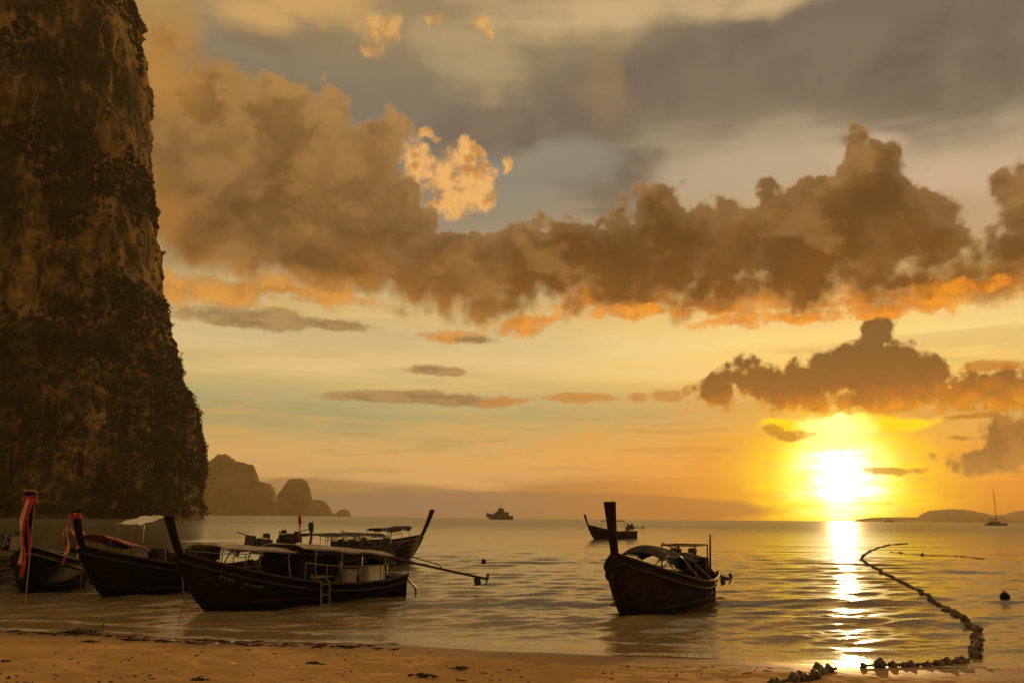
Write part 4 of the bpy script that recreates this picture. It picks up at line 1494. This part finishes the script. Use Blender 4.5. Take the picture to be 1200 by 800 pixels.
def sailing_yacht(px, py, wpx, mast_px, label, rz, cat=True):
    c = at(px, py)
    d = c.length
    Lh = wpx / FPX * d
    H = mast_px / FPX * d
    root = empty('sailing_yacht', (c.x, c.y, 0), rz)
    tag(root, label, 'boat', 'sailing yachts anchored near the horizon')
    for sg in ((-1, 1) if cat else (0,)):
        mb = MB()
        rings = []
        bw = Lh * (0.055 if cat else 0.13)
        for i in range(13):
            u = i / 12
            x = -Lh / 2 + Lh * u
            w = bw * (1 - max(0, (u - 0.4) / 0.6) ** 2.2) + 0.03
            s = Lh * (0.10 + 0.03 * u ** 2)
            k = -0.4 + (s + 0.3) * max(0, (u - 0.8) / 0.2) ** 2 * 0.8
            y0 = sg * Lh * 0.21
            rings.append([(x, y0 - w, s), (x, y0 - w * 0.8, k * 0.4), (x, y0, k), (x, y0 + w * 0.8, k * 0.4), (x, y0 + w, s)])
        mb.loft(rings)
        mb.build('hull', M['yacht_dark'], root)
    mb = MB()
    rings = []
    for x, w, z0, z1 in ((-0.36, 0.17, 0.085, 0.20), (-0.1, 0.19, 0.085, 0.23), (0.10, 0.17, 0.085, 0.21), (0.24, 0.10, 0.085, 0.11)):
        q = w if cat else w * 0.5
        rings.append([(x * Lh, -q * Lh, z0 * Lh), (x * Lh, -q * Lh * 0.85, z1 * Lh), (x * Lh, q * Lh * 0.85, z1 * Lh), (x * Lh, q * Lh, z0 * Lh)])
    mb.loft(rings)
    mb.build('cabin', M['yacht_dark'], root)
    mb = MB()
    mb.tube([(0.02 * Lh, 0, 0.1 * Lh), (0.0, 0, H)], [0.24, 0.14], 8)
    mb.tube([(0.01 * Lh, -0.09 * Lh, H * 0.62), (0.01 * Lh, 0.09 * Lh, H * 0.62)], 0.10, 6)
    for yy in (-0.15, 0.15):
        mb.tube([(0.0, 0, H * 0.97), (0.01 * Lh, yy * 0.6 * Lh, H * 0.62), (0.0, yy * Lh, 0.11 * Lh)], 0.035, 5)
    mb.tube([(0, 0, H * 0.97), (0.48 * Lh, 0, 0.13 * Lh)], 0.045, 5)
    mb.build('mast', M['yacht_dark'], root)
    mb = MB()
    mb.tube([(0.0, 0, 0.30 * Lh), (-0.42 * Lh, 0, 0.31 * Lh)], [0.16, 0.12], 8)
    mb.tube([(-0.02 * Lh, 0, 0.335 * Lh), (-0.41 * Lh, 0, 0.335 * Lh)], [0.32, 0.2], 10)
    mb.build('boom', M['yacht_dark'], root)


# ================================================================== float line, buoys, beach litter
def cat_rom(pts, n):
    out = []
    P = [pts[0]] + list(pts) + [pts[-1]]
    for i in range(1, len(P) - 2):
        for k in range(n):
            t = k / n
            a, b, c, d = P[i - 1], P[i], P[i + 1], P[i + 2]
            out.append(0.5 * ((2 * b) + (-a + c) * t + (2 * a - 5 * b + 4 * c - d) * t * t + (-a + 3 * b - 3 * c + d) * t ** 3))
    out.append(P[-2])
    return out


def float_mesh(seed):
    rng = random.Random(seed)
    mb = MB()
    rings = []
    for i in range(9):
        s = i / 8
        r = 0.010 + 0.075 * math.sin(math.pi * min(1, max(0, s))) ** 0.55
        rings.append([(-0.12 + 0.24 * s, r * math.cos(q), r * math.sin(q)) for q in (2 * math.pi * k / 12 for k in range(12))])
    mb.loft(rings)
    mb.ball((0.02, 0.03, 0.05), 0.05, 8)
    mb.ball((-0.06, -0.04, 0.03), 0.045, 8)
    mb.tube([(-0.13, 0, 0), (-0.17, 0, 0)], 0.02, 6)
    mb.tube([(0.13, 0, 0), (0.17, 0, 0)], 0.02, 6)
    return mb


def ground_z(x, y):
    ax, ay = np.array([float(x)]), np.array([float(y)])
    sz = float(sand_z(ax, ay)[0])
    if sz > 0.10:
        return sz
    d = math.hypot(x, y)
    h, _ = wave_height(ax, ay, np.array([max(d * (0.0045 if d < 60 else 0.0075), d * 0.0021)]))
    return float(max(sz, h[0]))


def on_ground(px, py):
    p = at(px, py)
    for _ in range(8):
        p = at(px, py, ground_z(p.x, p.y))
    return p


def build_floats():
    proto = []
    for k in range(3):
        o = float_mesh(50 + k).build('net_float', M['float'], angle=75)
        proto.append(o)
    used = [0]
    rng = random.Random(77)

    def place(p, sc, label, group, dirv):
        k = rng.randrange(3)
        if used[0] < 3:
            o = proto[used[0]]
        else:
            o = proto[k].copy()
            COL.objects.link(o)
        used[0] += 1
        s = sc * rng.uniform(0.62, 1.32)
        o.scale = (s, s, s)
        o.location = (p.x, p.y, p.z + rng.uniform(0.0, 0.05) * s)
        o.rotation_euler = (rng.uniform(-.5, .5), rng.uniform(-.25, .25), math.atan2(dirv.y, dirv.x) + rng.uniform(-.5, .5))
        tag(o, label, 'float', group)

    def line(pix, step, sc, label, group, jit=0.04, rope_r=0.016, rope_label=None, gap=0.0):
        pts = cat_rom([on_ground(*q) for q in pix], 14)
        acc, nxt = 0.0, 0.0
        for a, b in zip(pts, pts[1:]):
            d = (b - a)
            L = d.length
            while nxt < acc + L and L > 0:
                q = a + d * ((nxt - acc) / L)
                q = q + Vector((rng.uniform(-jit, jit), rng.uniform(-jit, jit), 0))
                q.z = ground_z(q.x, q.y)
                if rng.random() > gap:
                    place(q, sc, label, group, d)
                nxt += step * rng.uniform(0.75, 1.3)
            acc += L
        if rope_label:
            mb = MB()
            mb.tube([Vector((q.x, q.y, ground_z(q.x, q.y) + 0.03)) for q in pts], rope_r, 6)
            o = mb.build('float_rope', M['rope_dark'])
            tag(o, rope_label, 'rope')

    line([(905, 803), (938, 796), (962, 790), (980, 785)], 0.19, 0.80, 'dark float of the clump lying on dry sand, below the bright sun glint', 'floats in the clump on the dry sand',
         0.09, 0.02, 'dark rope lying on the sand among the lowest floats')
    line([(1012, 782), (1042, 781), (1080, 780), (1110, 778), (1136, 774)], 0.235, 0.78, 'dark float of the level row along the wet sand at the water edge', 'floats in the row along the wet sand',
         0.03, 0.02, 'rope of floats running level along the wet sand')
    line([(1140, 770), (1146, 748), (1138, 733), (1122, 722), (1106, 713)], 0.20, 0.72, 'dark float of the curved clustered stretch in shallow water at the right', 'floats in the curved stretch near the beach',
         0.06, 0.02, 'rope curving through the clustered floats in shallow water')
    line([(1100, 709), (1085, 698), (1062, 685), (1040, 674), (1022, 664), (1009, 656)], 0.34, 0.62, 'dark float of the straight diagonal stretch running out to sea', 'floats in the diagonal stretch offshore',
         0.05, 0.05, 'rope of floats running diagonally out over the water right of the glint')
    line([(1009, 655), (1016, 648), (1030, 642), (1046, 638.5), (1064, 637)], 0.75, 0.75, 'small float of the farthest hooked end of the float line', 'floats at the far hooked end of the line',
         0.05, 0.05, 'thin far rope hooking right beyond the diagonal floats')
    line([(1044, 647), (1080, 650), (1115, 651.5), (1152, 655)], 0.55, 0.75, 'tiny float of the separate thin dotted line far out at the right', 'floats in the separate dotted line', 0.05, 0.02,
         'thin rope of the separate dotted float line', 0.25)


def buoy(px, py, r, label, squash=1.0):
    p = at(px, py)
    mb = MB()
    rings = []
    for i in range(12):
        s = i / 11
        rr = r * (0.12 + 0.88 * math.sin(math.pi * (0.04 + 0.92 * s)) ** 0.7)
        rings.append([(rr * math.cos(q), rr * math.sin(q), -r * 0.5 + 2 * r * s * squash) for q in (2 * math.pi * k / 16 for k in range(16))])
    mb.loft(rings)
    o = mb.build('mooring_buoy', M['hull_black'])
    o.location = (p.x, p.y, 0)
    o.rotation_euler = (0.12, -0.2, 0.4)
    tag(o, label, 'buoy')
    mb = MB()
    q = [Vector((r * 0.32 * math.cos(a), 0, r * 0.32 * math.sin(a) - r * 0.45 + 2 * r * squash)) for a in (math.pi * k / 8 for k in range(9))]
    mb.tube(q, r * 0.09, 6)
    mb.build('buoy_ring', M['metal_dark'], o)


def rope_thing(pts, r, label, mat='rope'):
    mb = MB()
    mb.tube(cat_rom([Vector(p) for p in pts], 8), r, 6)
    o = mb.build('mooring_rope', M[mat])
    tag(o, label, 'rope')


def build_ropes(B):
    def drop(b, label, end_px, sag=0.4, t=-0.02, y=0.07):
        a = b.world(b.prow_pt(0.0) + Vector((0.02, y, -0.1)))
        e = at(*end_px)
        e = Vector((e.x, e.y, ground_z(e.x, e.y) - 0.05))
        m = a.lerp(e, 0.5) - Vector((0, 0, sag))
        m.z = max(m.z, 0.02)
        rope_thing([a, a.lerp(m, 0.5) - Vector((0, 0, 0.1 * sag)), m, e], 0.014, label)
    drop(B['three'], 'pale mooring rope hanging from the bow of the large black boat', (217, 704), 0.12)
    drop(B['two'], 'pale mooring rope hanging from the bow of the boat with red tarpaulin', (94, 696), 0.12)
    drop(B['one'], 'pale mooring rope hanging from the leftmost ribboned bow', (30, 706), 0.12)


def weed_clump(px, py, w, h, label, group, seed, cat='seaweed'):
    """tangle of dark weed and sticks lying on the sand"""
    p = on_ground(px, py)
    rng = random.Random(seed)
    k = p.length / FPX
    W = w * k / 2
    H = h * k * 0.9
    mb = MB()
    for i in range(int(10 + w * 0.8)):
        a = rng.uniform(0, 6.28)
        q = Vector((rng.gauss(0, W * 0.45), rng.gauss(0, W * 0.35), 0))
        ln = rng.uniform(0.3, 0.9) * W
        pts = []
        for s in range(5):
            t = s / 4 - 0.5
            x, y = q.x + math.cos(a) * ln * t + rng.uniform(-.03, .03) * W, q.y + math.sin(a) * ln * t + rng.uniform(-.03, .03) * W
            gz = ground_z(p.x + x, p.y + y) - p.z
            pts.append((x, y, gz + min(1.0, abs(rng.gauss(0.25, 0.25))) * H * 0.6 * (1 - min(1, math.hypot(x, y) / (W * 1.3))) + 0.01))
        mb.tube(pts, [r * rng.uniform(0.006, 0.016) for r in (0.5, 1, 1, 0.8, 0.3)], 5)
    mb.ball((0, 0, H * 0.1), W * 0.4, 8, (1, 0.8, 0.35))
    o = mb.build('seaweed_clump', M['weed'])
    o.location = p
    tag(o, label, cat, group)


def build_litter():
    for px, py, w, h, lab, sd in ((92, 741, 34, 9, 'largest dark tangle of seaweed on the sand at the far left', 1),
                                  (156, 750, 26, 4, 'low flat strand of weed on the sand below the ribboned boats', 2),
                                  (366, 779, 24, 8, 'solitary dark clump of weed in the middle of the near sand', 4),
                                  (105, 752, 14, 5, 'small weed scrap just below the largest tangle', 5),
                                  (380, 757, 5, 3, 'tiny dark scrap at the water edge below the large black boat', 6),
                                  (496, 792, 28, 6, 'flat dark weed clump at the bottom edge left of centre', 7),
                                  (540, 783, 18, 4, 'small weed clump at the bottom edge nearest the centre', 8),
                                  (232, 797, 18, 4, 'dark weed scrap low on the sand below the large black boat', 9),
                                  (6, 776, 12, 5, 'dark weed scrap on the sand at the left edge of the photo', 10)):
        weed_clump(px, py, w, h, lab, 'scraps of weed on the sand', sd)
    # long line of weed left by the last wave
    rng = random.Random(5)
    mb = MB()
    for i in range(120):
        px = rng.choice((rng.uniform(0, 470), rng.gauss(70, 45), rng.gauss(240, 40), rng.gauss(380, 25)))
        if px < -5:
            continue
        py = np.interp(px, [0, 120, 200, 300, 470], [741, 745, 752, 755, 759]) + rng.gauss(0, 1.6)
        p = on_ground(px, py)
        a = rng.gauss(0, 0.5)
        ln = rng.uniform(0.06, 0.28)
        q = []
        for t in (-0.5, 0, 0.5):
            x, y = p.x + math.cos(a) * ln * t, p.y + math.sin(a) * ln * t + rng.uniform(-.02, .02)
            q.append((x, y, ground_z(x, y) + rng.uniform(0.004, 0.03)))
        mb.tube(q, [0.004, rng.uniform(0.008, 0.018), 0.004], 5)
    o = mb.build('wrack_line', M['weed'])
    tag(o, 'thin dark line of weed left along the water edge at the left', 'seaweed', kind='stuff')
    # twigs, leaves and shell grit scattered over the dry sand
    mb = MB()
    for i in range(260):
        px, py = rng.uniform(-10, 900), rng.uniform(752, 815)
        p = on_ground(px, py)
        if ground_z(p.x, p.y) < 0.04:
            continue
        a, ln = rng.uniform(0, 3.14), rng.choice((0.02, 0.03, 0.05, 0.10)) * rng.uniform(0.6, 1.4)
        q = [(p.x + math.cos(a) * ln * t, p.y + math.sin(a) * ln * t, p.z + 0.006 + 0.5 * ln * rng.random() * 0.3) for t in (-0.5, 0, 0.5)]
        mb.tube(q, [0.003, rng.uniform(0.005, 0.013), 0.003], 5)
    o = mb.build('beach_debris', M['weed'])
    tag(o, 'tiny twigs and dark specks scattered over the dry sand', 'debris', kind='stuff')
    # stick standing in the sand
    p = on_ground(120, 741)
    mb = MB()
    mb.tube([(0, 0, -0.1), (0.0, 0.01, 0.12), (0.01, 0.0, 0.26)], [0.016, 0.014, 0.011], 7)
    o = mb.build('wooden_stake', M['wood_pale'])
    o.location = p
    tag(o, 'short pale stake standing in the sand beside the largest weed tangle', 'stake')
    # little pale shells and pebbles
    protos = []
    for i, (px, py, r) in enumerate(((202, 751, 0.035), (254, 754, 0.030), (272, 752, 0.03), (342, 783, 0.035), (273, 778, 0.03), (1152, 781, 0.035))):
        q = on_ground(px, py)
        mb = MB()
        mb.ball((0, 0, 0), r, 10, (1.2, 0.9, 0.6))
        mb.ball((r * 0.5, r * 0.3, 0.0), r * 0.6, 8, (1.0, 0.9, 0.6))
        o = mb.build('shell', M['cloth_white'])
        o.location = q + Vector((0, 0, r * 0.3))
        tag(o, ('tiny pale shell on the wet sand near the weed strand', 'tiny pale shell at the water edge, left of a close pair', 'tiny pale shell at the water edge, right of a close pair',
                'tiny pale shell beside the solitary dark weed clump', 'tiny pale shell alone on the sand below the close pair', 'tiny pale shell at the water edge at the far right')[i], 'shell', 'pale shells on the sand')


BOATS = build_boats()
build_person(BOATS['far'])
motor_yacht()
sailing_yacht(1168, 615.5, 19, 36, 'grey catamaran with a bare mast, moored at the right edge before the low island', 0.25)
sailing_yacht(1043, 611.6, 12, 31, 'faint sailing yacht with a bare mast in the glow just right of the sun', 0.4, False)
build_floats()
buoy(1178, 702, 0.14, 'dark tilted buoy floating alone at the right edge')
buoy(567, 659, 0.12, 'small dark round buoy floating right of the long propeller shaft')
build_ropes(BOATS)
build_litter()


# ================================================================== evening air
def build_haze():
    mb = MB()
    mb.box((0, 2040, 161), (9700, 5600, 328))
    m = bpy.data.materials.new('haze_air')
    m.use_nodes = True
    nt = m.node_tree
    nt.nodes.clear()
    out = nt.nodes.new('ShaderNodeOutputMaterial')
    v = nt.nodes.new('ShaderNodeVolumePrincipled')
    v.inputs['Color'].default_value = (0.95, 0.77, 0.44, 1)
    v.inputs['Density'].default_value = HAZE
    v.inputs['Anisotropy'].default_value = 0.35
    nt.links.new(v.outputs[0], out.inputs['Volume'])
    o = mb.build('haze', m, smooth=False)
    tag(o, 'warm evening haze over the bay', 'haze', kind='stuff')
    o.visible_shadow = True
    return o


HAZE = 1.0e-4
build_haze()
